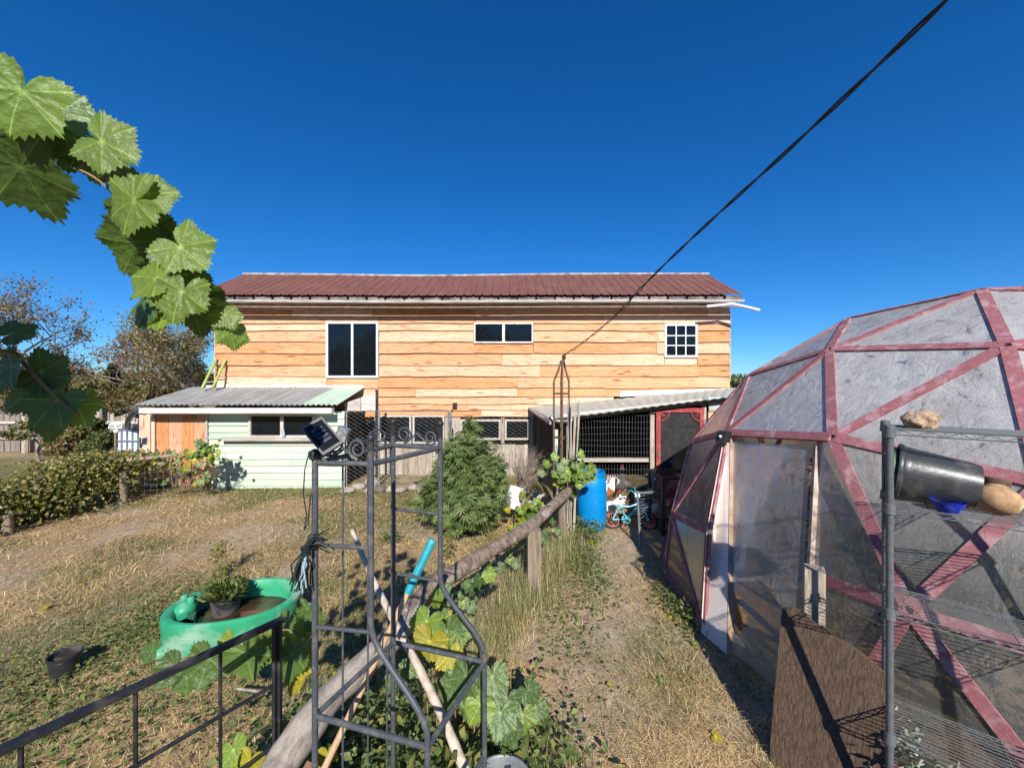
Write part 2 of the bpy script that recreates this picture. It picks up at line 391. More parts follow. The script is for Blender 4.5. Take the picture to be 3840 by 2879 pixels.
window(barn, wins[0], FW, 2, 1, .055, .055); window(barn, wins[1], WHITEW, 2, 1, .04, .07); window(barn, wins[2], FW, 3, 3, .055, .025)
# ground-storey windows and weathered planks under the siding
for (ua, ub, va, vb, c) in ((1425,1545,1556,1662,1), (1550,1668,1556,1662,1), (1728,1878,1572,1648,1), (1893,1985,1572,1648,1)):
    window(barn, (X_(ua,YB), X_(ub,YB), zb(vb), zb(va)), WEATHX, c, 1, .05, .05)
xx = X_(1405, YB)
while xx < X_(2010, YB):
    wd = random.uniform(.15, .24); k = MB(); k.box(xx+.004, xx+wd-.004, YB-.03-random.uniform(0, .008), YB, -.03, zb(1664)-.02+random.uniform(-.01, .01)); k.build('plank', WEATH, barn); xx += wd
for (ua, ub) in ((1405,1424), (1669,1727), (1879,1892), (1986,2010)):
    k = MB(); k.box(X_(ua,YB)+.003, X_(ub,YB)-.003, YB-.032, YB, zb(1662), zb(1560)); k.build('plank', WEATH, barn)
# roof: ribbed sheets, slightly sagging
def metal_roof(name, c, c2, c3, streak):
    t = NT(name); v = t.coord((1,1,1)); vs = t.coord((9,.5,.5))
    n = t.noise(vs, 2.2, 6, .7); cc = t.ramp(n, [(.3, c2), (.55, c), (.8, tuple(x*1.35 for x in c))])
    cc = t.mix(t.ramp(t.noise(v, 1.3, 5, .7), [(.52, 0), (.75, .55)]), cc, c3)
    cc = t.mix(t.ramp(t.noise(vs, 6, 3, .6), [(.66, 0), (.74, .5)]), cc, streak)
    t.col(cc); t.bs.inputs['Roughness'].default_value = .62; t.bs.inputs['Metallic'].default_value = .1; t.bump(n, .2, .01); return t.m
ROOFM = metal_roof('brown_roof_steel', (.19,.078,.056), (.115,.045,.035), (.25,.125,.092), (.42,.30,.24))
RX0, RX1 = X_(732, EAVE_Y), X_(2790, EAVE_Y)
def sag(x): return -.055*math.exp(-((x+2.6)/3.2)**2)
def roof_sheet(parent, x0, x1, ya, za, yb, zb_, mat, rib=.229, rh=.022, sagf=None, wave=False, nm='roof_sheet', jag=.02, sub=1):
    V = []; F = []; xs = []
    if wave:
        n = int((x1-x0)/.02)
        xs = [(x0+(x1-x0)*i/n, rh*max(-.4, min(1, 1.3*math.sin((x0+(x1-x0)*i/n)*2*math.pi/rib)))) for i in range(n+1)]
    else:
        k = 0; x = x0; xs.append((x0, 0))
        nr = max(1, int(round((x1-x0)/rib)))
        for r in range(nr):
            xc = x0+(r+.5)*(x1-x0)/nr
            for dx, h in ((-.03, 0), (-.014, rh), (.014, rh), (.03, 0)): xs.append((xc+dx, h))
            for q in (.35, .5, .65): xs.append((xc+q*(x1-x0)/nr, .003 if q == .5 else 0)) if r < nr-1 else None
        xs.append((x1, 0))
    j = random.uniform(-jag, jag); nn = len(xs); L = sub+1
    for k in range(L):
        f = k/sub
        for (x, h) in xs:
            s = sagf(x) if sagf else 0
            V.append((x, ya+(yb-ya)*f-(j if k == 0 else 0), za+(zb_-za)*f+h+s*(.4+.6*f)-(j*.5 if k == 0 else 0)))
    for k in range(L-1):
        for i in range(nn-1): F.append((k*nn+i, k*nn+i+1, (k+1)*nn+i+1, (k+1)*nn+i))
    mb = MB(); mb.add(V, F); return mb.build(nm, mat, parent)
x = RX0; i = 0
while x < RX1-.05:
    xe = min(x+.93, RX1); roof_sheet(barn, x, xe-.002, EAVE_Y-.06, ZE, RIDGE_Y, ZR, ROOFM, sagf=sag, jag=.015); x = xe
roof_sheet(barn, RX0, RX1, YB+3.3, 4.3, RIDGE_Y, ZR, ROOFM, sagf=sag, jag=0, nm='rear_roof_sheet')
m = MB(); m.tube([(x, RIDGE_Y, ZR+.028+sag(x)) for x in np.linspace(RX0+.02, RX1-.02, 40)], .035, 6); m.build('ridge_cap', M('pale_ridge_metal', (.50,.47,.45), (.22,.12,.10), scale=4, rough=.6), barn)
m = MB()
for x in np.arange(RX0+.05, RX1-.3, .48): m.beam((x, EAVE_Y-.02, ZE-.07+sag(x)*.4), (x, YB+.1, ZE+.25+sag(x)*.5), .05, .09)
m.build('rafter_tails', DARK, barn, kind='stuff')
fx = np.linspace(RX0+.15, RX1-.05, 24)
def strip(xs, y, zf, h, th):
    mb = MB()
    for a, b in zip(xs[:-1], xs[1:]): mb.beam((a, y, zf(a)), (b+.001, y, zf(b)), th, h)
    return mb
strip(fx, EAVE_Y+.02, lambda x: ZE-.075+sag(x)*.4, .10, .025).build('fascia', M('worn_fascia', (.30,.22,.19), (.05,.04,.035), scale=3, rough=.7), barn)
strip(fx, EAVE_Y+.16, lambda x: ZE-.265+sag(x)*.4, .03, .02).build('soffit_trim', WHITEW, barn)
m = MB(); gp = [(-.045,.03), (-.04,-.008), (-.025,-.03), (0,-.038), (.025,-.03), (.04,-.008), (.045,.03)]; V = []; F = []
for x in fx: V += [(x, EAVE_Y-.075+a, ZE-.165+b+sag(x)*.4) for a, b in gp]
for i in range(len(fx)-1):
    for k in range(6): F.append((i*7+k, i*7+k+1, i*7+8+k, i*7+7+k))
m.add(V, F); gut = m.build('gutter', M('gutter_white', (.70,.70,.68), (.40,.39,.37), scale=4, stretch=(.6,4,4), rough=.45, metal=.2), barn, smooth=True)
m = MB(); m.tube([P(2650,1150,9.72), P(2745,1140,9.7), P(2800,1152,9.65), P(2848,1164,9.6)], .035, 10); m.build('overflow_pipe', WHITE, barn, smooth=True)
m = MB(); m.box(BX1-.02, BX1+.02, YB-.06, YB-.03, zb(1430), zb(1170)); m.build('corner_trim', WEATH, barn)
m = MB(); m.box(BX0-.02, BX0+.015, YB-.06, YB-.03, zb(1452), zb(1163)); m.build('corner_trim', PINE, barn)
m = MB(); m.box(X_(1700,YB), X_(1716,YB), YB-.15, YB-.055, zb(1528), zb(1510)); fl = m.build('security_light', BLACKM); tag(fl, 'small black security light on the barn siding above the grey blinds window', 'light')
m = MB(); m.tube([P(1700,1530,10.2), P(1690,1548,10.2), P(1688,1600,10.19), P(1692,1640,10.2)], .012, 6); tag(m.build('light_cable', RUST), 'rusty brown cable hanging below the barn security light', 'cable')

# ================================================================ LEFT LEAN-TO SHED
YS = 8.9
shed = thing('shed', 'low mint green clapboard shed with corrugated roof against the barn', 'shed', (X_(900,YS), YS+.7, 0))
SX0, SX1 = X_(527, YS), X_(1290, YS)
m = MB(); m.box(SX0+.02, SX1-.02, YS+.09, YB-.06, -.03, 1.72); m.build('wall_core', DARK, shed)
SH = metal_roof('shed_roof_steel', (.36,.37,.35), (.20,.195,.19), (.19,.175,.165), (.50,.56,.48))
SHM = metal_roof('shed_roof_mint', (.50,.64,.50), (.42,.53,.42), (.60,.68,.60), (.62,.72,.62))
ye, ze, yw, zw = 8.62, Z_(1519, 8.62), YB-.05, Z_(1452, YB)
xs_ = np.linspace(X_(500, ye), X_(1262, ye), 7)
for i in range(6): roof_sheet(shed, xs_[i], xs_[i+1]-.002, ye, ze, yw, zw, SHM if i == 5 else SH, rib=.118, rh=.02, wave=True, jag=.006)
m = MB(); m.box(xs_[0]+.35, xs_[-1], yw-.03, yw+.03, zw-.01, zw+.05); m.build('roof_flashing', WHITE, shed)
m = MB(); m.prism([(X_(527,8.6), 8.56, Z_(1530,8.56)), (X_(527,8.6), 8.56, Z_(1549,8.56)), (X_(527,8.6), 8.66, Z_(1553,8.66)), (X_(527,8.6), 8.7, Z_(1530,8.7))], (X_(1246,8.6)-X_(527,8.6), 0, 0)); m.build('gutter', WHITE, shed)
swin = (X_(935,YS), X_(1182,YS), Z_(1640,YS), Z_(1552,YS))
mx0 = X_(778, YS); zt = Z_(1545, YS); zr = zt; rr = 0
while zr > .0:
    z0 = max(zr-.156, -.02)
    for (p, q, s, t) in split(mx0, SX1, z0, zr+.012, [X_(random.uniform(1000,1200),YS)] if rr % 3 == 1 else [], [swin]):
        board(shed, p+.002, q-.002, s, t, YS+.06-random.uniform(0,.006), MINT, lap=.045, wav=.003)
    zr = z0; rr += 1
    if z0 < 0: break
window(shed, swin, WEATHX, 2, 1, .05, .075, y=YS+.05)
m = MB(); m.box(X_(838,YS), X_(1190,YS), YS-.12, YS+.0, Z_(1651,YS), Z_(1640,YS)); m.build('window_sill', WEATHX, shed)
xx = X_(583, YS); e = X_(772, YS); nb = 4
for i in range(nb):
    a = xx+(e-xx)*i/nb; b = xx+(e-xx)*(i+1)/nb
    k = MB(); k.box(a+.002, b-.002, YS+.02+.003*(i % 2), YS+.06, .03, Z_(1548,YS)); k.build('door_board', CEDAR, shed)
m = MB(); m.box(SX0, X_(568,YS), YS-.03, YS+.08, -.03, Z_(1548,YS)); m.build('corner_post', STUD, shed)
m = MB(); m.box(X_(569,YS), X_(581,YS), YS-.01, YS+.08, -.03, Z_(1548,YS)); m.build('door_jamb', STUD, shed)
m = MB(); m.box(X_(772,YS), X_(780,YS), YS-.02, YS+.08, -.03, Z_(1546,YS)); m.build('door_jamb', WEATH, shed)
m = MB(); m.box(X_(566,YS), X_(780,YS), YS-.012, YS+.07, Z_(1556,YS), Z_(1545,YS)); m.build('door_header', WEATHX, shed)
m = MB(); m.box(X_(541,YS), X_(556,YS), YS-.06, YS-.031, Z_(1663,YS), Z_(1648,YS)); m.build('outlet_box', flat('outlet_grey', (.5,.48,.45)), shed)
for (ua, ub, va, vb, ta, tb) in ((1292,1352,1500,1542,1512,1491), (1354,1408,1490,1540,1490,1470)):
    k = MB(); yy = 9.25; k.prism([(X_(ua,yy), yy, Z_(vb,yy)), (X_(ub,yy), yy, Z_(vb,yy)), (X_(ub,yy), yy, Z_(tb,yy)), (X_(ua,yy), yy, Z_(ta,yy))], (0,.02,0)); k.build('side_panel', WEATHX, shed)
k = MB(); k.beam((X_(1413,9.3), 9.3, 0), (X_(1413,9.3), 9.3, Z_(1462,9.3)), .06, .06); k.build('side_post', BLACKM, shed)
b = MB(); yy = YS-.07; c = (X_(1064,yy), yy, Z_(1641,yy)); b.lathe([(.001,.0),(.03,0),(.03,.09),(.024,.12),(.012,.135),(.012,.15),(.016,.152),(.014,.19),(.001,.195)], c, 12); bo = b.build('spray_bottle', M('bottle_blue', (.03,.22,.42), (.55,.60,.62), scale=5, rough=.35, bump=0), smooth=True); tag(bo, 'blue and white spray bottle on the shed window sill', 'bottle')

# ladder leaning on the barn wall from the shed roof
lad = thing('ladder', 'yellow-green ladder leaning on the barn corner above the shed roof', 'ladder', P(740,1455,9.6))
LG = M('ladder_fibreglass', (.36,.43,.07), (.27,.33,.06), (.42,.47,.33), scale=6, rough=.55, bump=.1)
a0, a1 = P(758,1455,9.75), P(812,1345,10.2); b0, b1 = P(799,1452,9.78), P(846,1349,10.2)
a0 = a0+(a0-a1)*.02
for p, q in ((a0, a1), (b0, b1)): k = MB(); k.beam(p, q, .028, .055, up=(1,0,0)); k.build('rail', LG, lad)
for f in (.2, .52, .84): k = MB(); k.tube([a0.lerp(a1, f), b0.lerp(b1, f)], .017, 8); k.build('rung', GALV, lad)

# ================================================================ CHICKEN COOP
YC = 7.6
coop = thing('chicken_coop', 'weathered timber chicken run with wire mesh front and metal roof', 'coop', (2.6, 8.9, 0))
# roof slab: wall edge then front edge
w0, w1 = P(1990,1528,YB-.06), P(2790,1451,YB-.06); f0, f1 = P(2070,1574,YC-.15), P(2760,1488,YC-.15)
COOPR = metal_roof('coop_roof_steel', (.46,.49,.43), (.32,.34,.31), (.52,.53,.46), (.28,.26,.24))
n = 7
for i in range(n):
    a, b = w0.lerp(w1, i/n), w0.lerp(w1, (i+1)/n-.001); c, d = f0.lerp(f1, i/n), f0.lerp(f1, (i+1)/n-.001); V = []; q = 6
    for k in range(q+1):
        h = .018 if k % 2 else 0
        V += [c.lerp(d, k/q)+Vector((0,0,h)), a.lerp(b, k/q)+Vector((0,0,h))]
    k_ = MB(); k_.add(V, [(2*k, 2*k+2, 2*k+3, 2*k+1) for k in range(q)]); k_.add([v+Vector((0,0,-.015)) for v in V], [(2*k, 2*k+1, 2*k+3, 2*k+2) for k in range(q)])
    k_.build('roof_sheet', COOPR, coop)
k = MB(); k.prism([w0-Vector((0,0,.03)), f0-Vector((0,0,.03)), f1-Vector((0,0,.03)), w1-Vector((0,0,.03))], (0,0,-.03)); k.build('roof_deck', DARK, coop)
k = MB(); k.prism([P(2325,1468,YB-.09), P(2325,1488,YB-.09), P(2760,1463,YB-.09), P(2760,1455,YB-.09)], (0,.02,0)); k.build('roof_flashing', WHITE, coop)
for (p, q) in ((P(2110,1563,YC), P(2632,1506,YC)),): k = MB(); k.beam(p, q, .05, .115); k.build('front_beam', WEATHX, coop)
for (u, top, b, wd) in ((2130,1570,0,.06), (2445,1540,0,.085), (2640,1515,0,.07)):
    k = MB(); k.box(X_(u,YC)-wd/2, X_(u,YC)+wd/2, YC-.02, YC+.05, -.02, Z_(top,YC)); k.build('post', WEATH, coop)
k = MB(); k.box(X_(2140,YC), X_(2432,YC), YC-.01, YC+.03, Z_(1732,YC), Z_(1717,YC)); k.build('mid_rail', WEATHX, coop)
k = MB(); k.box(X_(2436,YC)-.01, X_(2455,YC), YC-.07, YC-.022, Z_(1548,YC), Z_(1523,YC)); k.build('hinge_block', M('brown_block', (.16,.10,.075)), coop)
WIRE = flat('zinc_wire', (.50,.50,.48), .45, .6)
def grid(x0, x1, z0, z1, dx, dz, y, r=.002):
    mb = MB()
    for i in range(int((x1-x0)/dx)+1):
        x = x0+i*dx; mb.tube([(x, y+.012*math.sin(x*9), z0), (x+.01*math.sin(x*5), y+.014*math.sin(x*7+1), (z0+z1)/2), (x+.006*math.sin(x*3), y, z1)], r, 3, cap=False)
    for j in range(int((z1-z0)/dz)+1):
        z = z0+j*dz; mb.tube([(x, y-.004+.01*math.sin(x*6+j), z+.012*math.sin(x*4+j*1.3)) for x in np.linspace(x0, x1, 8)], r, 3, cap=False)
    return mb
grid(X_(2140,YC), X_(2432,YC), Z_(1715,YC), Z_(1555,YC), .0575, .118, YC-.03).build('wire_mesh', WIRE, coop)
grid(X_(2140,YC), X_(2432,YC), .02, Z_(1740,YC), .0575, .118, YC-.028).build('wire_mesh', WIRE, coop)
k = MB(); k.box(X_(2655,YC), X_(2790,YC), YC-.01, YC+.03, .0, Z_(1540,YC)); k.build('plywood_panel', STUD, coop)
k = MB(); k.box(X_(2655,YC), X_(2790,YC), YC-.03, YC-.012, Z_(1528,YC), Z_(1490,YC)); k.build('white_trim', flat('pale_blue_trim', (.62,.70,.72)), coop)
k = MB(); k.box(X_(2655,YC), X_(2790,YC), YC-.04, YC-.012, Z_(1541,YC), Z_(1529,YC)); k.build('ledge_board', WEATHX, coop)
# side wall of dark boards along the gutter side
sa, sb = Vector((X_(2000,YB-.1), YB-.1, 0)), Vector((X_(2128,YC), YC+.06, 0))
nb = 12
for i in range(nb):
    a, b = sa.lerp(sb, i/nb+.006), sa.lerp(sb, (i+1)/nb-.006); zt_ = 1.62+random.uniform(-.02,.02)
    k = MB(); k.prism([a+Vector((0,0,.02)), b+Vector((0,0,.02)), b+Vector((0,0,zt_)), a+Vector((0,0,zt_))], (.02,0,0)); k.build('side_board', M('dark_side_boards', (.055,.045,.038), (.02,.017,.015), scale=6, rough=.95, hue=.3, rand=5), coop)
m = MB(); m.tube([w0+Vector((-.03,0,-.03)), w0.lerp(f0,.5)+Vector((-.03,0,-.05)), f0+Vector((-.03,0,-.05))], .045, 10); m.build('gutter', M('old_gutter', (.50,.48,.45), (.25,.23,.21), scale=6, rough=.6, metal=.3), coop, smooth=True)
m = MB(); m.tube([P(2062,1562,7.5), P(2075,1575,7.48), P(2098,1579,7.46), P(2145,1576,7.46)], .042, 10); m.build('downpipe', GALV, coop, smooth=True)
m = MB(); m.box(X_(2086,YC)-.03, X_(2086,YC)+.03, YC-.03, YC+.03, 0, 1.5); m.build('post', flat('pale_green_post', (.52,.60,.50)), coop)
# red screen door
door = thing('screen_door', 'red painted screen door with scrolled corner brackets on the chicken run', 'door', (X_(2545,YC-.06), YC-.06, .03))
RED = M('red_door_paint', (.36,.055,.055), (.28,.04,.04), (.42,.13,.11), scale=9, rough=.6, bump=.2)
d0, d1, dz0, dz1, yd = X_(2456,YC), X_(2634,YC), .03, Z_(1529,YC), YC-.075; sw = .085
k = MB()
for (a, b, c, d) in ((d0, d0+sw, dz0, dz1), (d1-sw, d1, dz0, dz1)): k.box(a, b, yd, yd+.035, c, d)
k.build('stile', RED, door)
for (c, d) in ((dz1-.085, dz1), (.56, .60), (dz0, dz0+.16)): k = MB(); k.box(d0+sw, d1-sw, yd+.002, yd+.033, c, d); k.build('rail', RED, door)
xx = d0+sw
while xx < d1-sw-.01: k = MB(); k.box(xx+.003, min(xx+.1, d1-sw), yd+.012, yd+.026, dz0+.16, .56); k.build('panel_board', RED, door); xx += .1
def bracket(cx, cz, sx, sz, s=.17):
    mb = MB(); pts = []
    for i in range(9):
        f = i/8; pts.append((cx+sx*s*(1-f**1.6), yd+.016, cz+sz*s*(1-(1-f)**1.6)))
    for p, q in zip(pts[:-1], pts[1:]): mb.beam(p, q, .02, .035, up=(0,1,0))
    sp = [(cx+sx*(.055+.035*(1-f)*math.cos(6*f)), yd+.016, cz+sz*(.055+.035*(1-f)*math.sin(6*f))) for f in np.linspace(0, .9, 12)]
    mb.tube(sp, .012, 6); mb.tube([(cx, yd+.016, cz+sz*.05), (cx+sx*.05, yd+.016, cz)], .012, 6); return mb.build('bracket', RED, door)
for cx, sx in ((d0+sw, 1), (d1-sw, -1)):
    bracket(cx, dz1-.085, sx, -1); bracket(cx, .60, sx, 1, .13)
def screen_mat():
    t = NT('insect_screen'); t.col(t.ramp(t.noise(t.coord(), 12), [(.3, (.03,.03,.03)), (.7, (.07,.07,.065))])); t.bs.inputs['Roughness'].default_value = .8
    tr = t.n('BsdfTransparent'); mx = t.n('MixShader'); mx.inputs[0].default_value = .45
    t.l(t.bs.outputs[0], mx.inputs[1]); t.l(tr.outputs[0], mx.inputs[2]); t.l(mx.outputs[0], t.out.inputs[0]); return t.m
k = MB(); k.add([(d0+sw, yd+.028, .60), (d1-sw, yd+.028, .60), (d1-sw, yd+.028, dz1-.085), (d0+sw, yd+.028, dz1-.085)], [(0,1,2,3)]); k.build('screen', screen_mat(), door)
k = MB(); k.box(d0+.03, d0+.05, yd-.03, yd-.002, 1.0, 1.12); k.build('handle', GALV, door)
k = MB(); k.box(d1-.02, d1+.03, yd-.015, yd-.002, Z_(1585,YC), Z_(1570,YC)); k.build('hinge', GALV, door)

# ================================================================ GEODESIC GREENHOUSE
DC, DR = Vector((5.12, 4.02, .124)), 3.30
dome = thing('geodesic_greenhouse', 'dome greenhouse of red struts and cloudy plastic triangles', 'greenhouse', (DC.x, DC.y, 0))
obs = [(4.209,3.447,3.241),(3.934,4.499,3.164),(3.12,3.775,2.735),(3.485,2.706,2.668),(3.024,4.905,2.512),(2.561,3.067,1.972),(2.328,4.176,1.873),(2.42,5.177,1.624),(1.975,4.754,.794),(1.936,3.787,.95),(2.423,2.348,1.022)]
def ray_sphere(u, v):
    d = Vector(((u-CU)/FPX, 1, -(v-CV)/FPX)); c = DC-Vector((0,0,CH)); a = d.dot(d); b = d.dot(c); q = max(0, b*b-a*(c.dot(c)-DR*DR))
    return d*((b-math.sqrt(q))/a)+Vector((0,0,CH))
ds = []
obs.append(tuple(ray_sphere(3915, 1815)))
for p in obs: q = (Vector(p)-DC).normalized(); ds.append(q)
def far_enough(q, d): return all((q-o).length > d for o in ds)
cand = []
for k in range(4000):                                # spread the unseen hubs evenly over the rest of the half sphere
    z = (k+.5)/4000; a = k*2.399963; r = math.sqrt(1-z*z); cand.append(Vector((r*math.cos(a), r*math.sin(a), z)))
basez = 0.0
ringn = 18
ring = []
a0_ = math.atan2(3.70-DC.y, 1.846-DC.x)
for k in range(ringn): a = a0_+2*math.pi*k/ringn; ring.append(Vector((math.cos(a), math.sin(a), -.03)).normalized())
ds += ring
top = Vector((.02, .03, 1)).normalized()
for q in sorted(cand, key=lambda q: (-(q-Vector((-.5,-.6,.4))).length)):
    if q.z > .2 and far_enough(q, .31): ds.append(q)
bm = bmesh.new()
for q in ds: bm.verts.new(DC+q*DR)
bmesh.ops.convex_hull(bm, input=bm.verts); bm.verts.ensure_lookup_table()
tris = [[v.co.copy() for v in f.verts] for f in bm.faces if not all(v.co.z < .1 for v in f.verts)]
edg = [[v.co.copy() for v in e.verts] for e in bm.edges if not all(v.co.z < .1 for v in e.verts)]
bm.free()
def poly_sheet(name, fog_lo, fog_hi, seed, dst=(10,10,.6), warm=(.60,.57,.54)):
    t = NT(name); v = t.coord(); tc = t.n('TexCoord')
    sp = t.n('SeparateXYZ'); t.l(tc.outputs['Object'], sp.inputs[0])
    drip = t.noise(t.coord(dst), 1.2, 5, .7, .6)
    fog = t.noise(v, 1.4, 4, .6); fine = t.noise(v, 120, 3, .7)
    hgt = t.n('MapRange'); hgt.inputs[1].default_value = 1.2; hgt.inputs[2].default_value = 2.3; hgt.inputs[3].default_value = fog_lo; hgt.inputs[4].default_value = fog_hi; t.l(sp.outputs[2], hgt.inputs[0])
    a = t.n('Math', operation='MULTIPLY'); t.l(t.ramp(drip, [(.33, .25), (.41, .85), (.5, 1)]), a.inputs[0]); t.l(t.ramp(fine, [(.36, .8), (.56, 1)]), a.inputs[1])
    b = t.n('Math', operation='MULTIPLY'); t.l(a.outputs[0], b.inputs[0]); t.l(hgt.outputs[0], b.inputs[1])
    c2 = t.n('Math', operation='ADD', use_clamp=True); t.l(b.outputs[0], c2.inputs[0]); mm = t.n('Math', operation='MULTIPLY'); t.l(fog, mm.inputs[0]); mm.inputs[1].default_value = .12; t.l(mm.outputs[0], c2.inputs[1])
    col = t.mix(t.ramp(t.noise(v, 2.5, 5, .65), [(.35, 0), (.6, 1)]), t.ramp(fine, [(.3, (.44,.43,.41)), (.65, (.68,.67,.65))]), t.ramp(fine, [(.3, (.61,.60,.59)), (.65, (.83,.82,.81))])); t.col(col); t.bs.inputs['Roughness'].default_value = .28; t.bs.inputs['Specular IOR Level'].default_value = .5
    tl = t.n('BsdfTranslucent'); tl.inputs[0].default_value = (.62,.60,.60,1); m1 = t.n('MixShader'); m1.inputs[0].default_value = .4; t.l(t.bs.outputs[0], m1.inputs[1]); t.l(tl.outputs[0], m1.inputs[2])
    tr = t.n('BsdfTransparent'); tr.inputs[0].default_value = (*warm, 1); gl = t.n('BsdfGlossy'); gl.inputs['Roughness'].default_value = .3
    fr = t.n('Fresnel'); fr.inputs[0].default_value = 1.45; m0 = t.n('MixShader'); fh = t.n('Math', operation='MULTIPLY'); fh.inputs[1].default_value = .55; t.l(fr.outputs[0], fh.inputs[0]); t.l(fh.outputs[0], m0.inputs[0]); t.l(tr.outputs[0], m0.inputs[1]); t.l(gl.outputs[0], m0.inputs[2])
    m2 = t.n('MixShader'); t.l(c2.outputs[0], m2.inputs[0]); t.l(m0.outputs[0], m2.inputs[1]); t.l(m1.outputs[0], m2.inputs[2]); t.l(m2.outputs[0], t.out.inputs[0])
    bmp = t.n('Bump'); bmp.inputs['Strength'].default_value = .45; bmp.inputs['Distance'].default_value = .04; t.l(t.noise(t.coord((1,1,.5), (.5,.4,.3)), 5, 4, .6, 1.2), bmp.inputs['Height']); t.l(bmp.outputs[0], gl.inputs['Normal']); t.l(bmp.outputs[0], t.bs.inputs['Normal'])
    return t.m
SHEET = poly_sheet('cloudy_plastic', .13, .86, 1)
CLEAR = poly_sheet('creased_door_plastic', .27, .34, 2, (3,3,3), (.60,.53,.46))
STRUT = M('faded_red_strut', (.32,.125,.135), (.25,.085,.095), (.42,.25,.26), scale=26, rough=.8, bump=.3, rand=9)
V6, V7, L1, HUB = DC+ds[5]*DR, DC+ds[6]*DR, DC+ds[9]*DR, DC+ds[10]*DR
def near(a, b): return (a-b).length < .02
B0, B1 = DC+ring[0]*DR, DC+ring[1]*DR; L0_ = DC+ds[8]*DR
def has(t, *ps): return all(any(near(p, q) for q in t) for p in ps)
def is_door(t): return has(t, L1, V6) or has(t, L1, HUB) or has(t, L1, B1)
for t in tris:
    if is_door(t): continue
    c = sum(t, Vector())/3
    q = [p.lerp(c, .03) for p in t]; k = MB(); k.add(q, [(0,1,2)]); k.build('panel', SHEET, dome)
TL, TR = V7.lerp(V6, .07)-Vector((0,0,.06)), V7.lerp(V6, .86)-Vector((0,0,.06)); BL, BR = B0.lerp(B1, .27), B0.lerp(B1, .82)
BL.z = BR.z = .02; TR2 = TR+Vector((.02,-.03,0)); BR2 = BR.lerp(B1, .2); MR = TR2.lerp(BR2, .52)
for poly in ([TR2, V6, HUB, MR], [MR, HUB, B1, BR2]):
    c = sum(poly, Vector())/4; q = [p.lerp(c, .02) for p in poly]; k = MB(); k.add(q, [(0,1,2,3)]); k.build('panel', SHEET, dome)
edg = [e for e in edg if not (has(e, L1, V6) or has(e, L1, HUB) or has(e, L1, B1))]+[[MR, HUB]]
k = MB(); off = Vector((-.03,-.02,0)); k.prism([V7+off, L1.lerp(B0, 0)+off, B0+off, BL+off, TL+off], (.03,.02,0)); k.build('jamb_board', M('white_jamb_board', (.74,.66,.60), (.66,.57,.51), scale=30, rough=.8, bump=.15), dome)
k = MB(); k.beam(TL, BL, .05, .06, up=(1,0,0)); k.build('jamb', M('bare_lath', (.42,.30,.22), (.26,.17,.12), scale=8, rough=.85), dome)
k = MB(); k.beam(TR2, BR2, .03, .07, up=(1,0,0)); k.build('jamb', M('pale_lath', (.50,.42,.34), (.20,.12,.10), scale=12, rough=.85), dome)
def quadlerp(a, b): return TL.lerp(TR, a).lerp(BL.lerp(BR, a), b)
k = MB(); nu, nv = 26, 36; V = []; F = []; dn = (TR-TL).cross(BL-TL).normalized()
for j in range(nv+1):
    for i in range(nu+1):
        a, b = i/nu, j/nv; wv = .003*math.sin(a*5+b*4)+.005*max(0, 1-abs((a*.9-(b-.22))*5))*(.3+a*(1-a)*3)+.006*math.sin(b*31+a*13)*max(0, b-.55)+.0015*math.sin(a*23-b*17)
        e = min(a, 1-a, b*1.5)*8; V.append(quadlerp(.03+.94*a, .015+.97*b)-dn*wv*.12*min(1, e))
for j in range(nv):
    for i in range(nu):
        if 27 <= j <= 32 and i <= 7-abs(j-29.5)*1.6: continue      # torn corner
        F.append((j*(nu+1)+i, j*(nu+1)+i+1, (j+1)*(nu+1)+i+1, (j+1)*(nu+1)+i))
k.add(V, F); k.build('door_sheet', CLEAR, dome, smooth=True)
for (a0d, b0d, a1d, b1d) in ((0,.26,1,.30), (0,.50,1,.55), (.1,.77,1,.83)):
    k = MB(); k.beam(quadlerp(a0d, b0d)+dn*.05, quadlerp(a1d, b1d)+dn*.05, .03, .06, up=dn); k.build('door_rail', M('grey_lath', (.24,.23,.25), scale=8, rough=.8), dome)
m = MB(); c = V7.lerp(V6, .02)+Vector((-.10,-.10,-.03)); m.obox(c, (.045,.02,0), (-.02,.045,.0), (.012,0,.06)); sol = thing('solar_wall_lamp', 'small black solar lamp on the corner of the greenhouse doorway', 'lamp', c-Vector((0,0,.06)))
attach(m.build('housing', BLACKP), sol) if False else m.build('housing', BLACKP, sol)
m = MB(); m.ball(c+Vector((-.052,-.03,.005)), .016, 10); m.build('lens', flat('lamp_lens', (.8,.8,.75), .2), sol, smooth=True)
for (a, b) in edg:
    nrm = ((a+b)/2-DC).normalized(); k = MB(); d = (b-a).normalized()
    k.beam(a+d*.02-nrm*.002, b-d*.02-nrm*.002, .074, .03, up=nrm); k.build('strut', STRUT, dome)

k = MB()
for i in range(ringn):
    a, b = DC+ring[i]*DR, DC+ring[(i+1) % ringn]*DR; a = Vector((a.x, a.y, .04)); b = Vector((b.x, b.y, .04))
    if i == 0: continue
    k.beam(a, b, .06, .1)
k.build('base_sill', STRUT, dome)

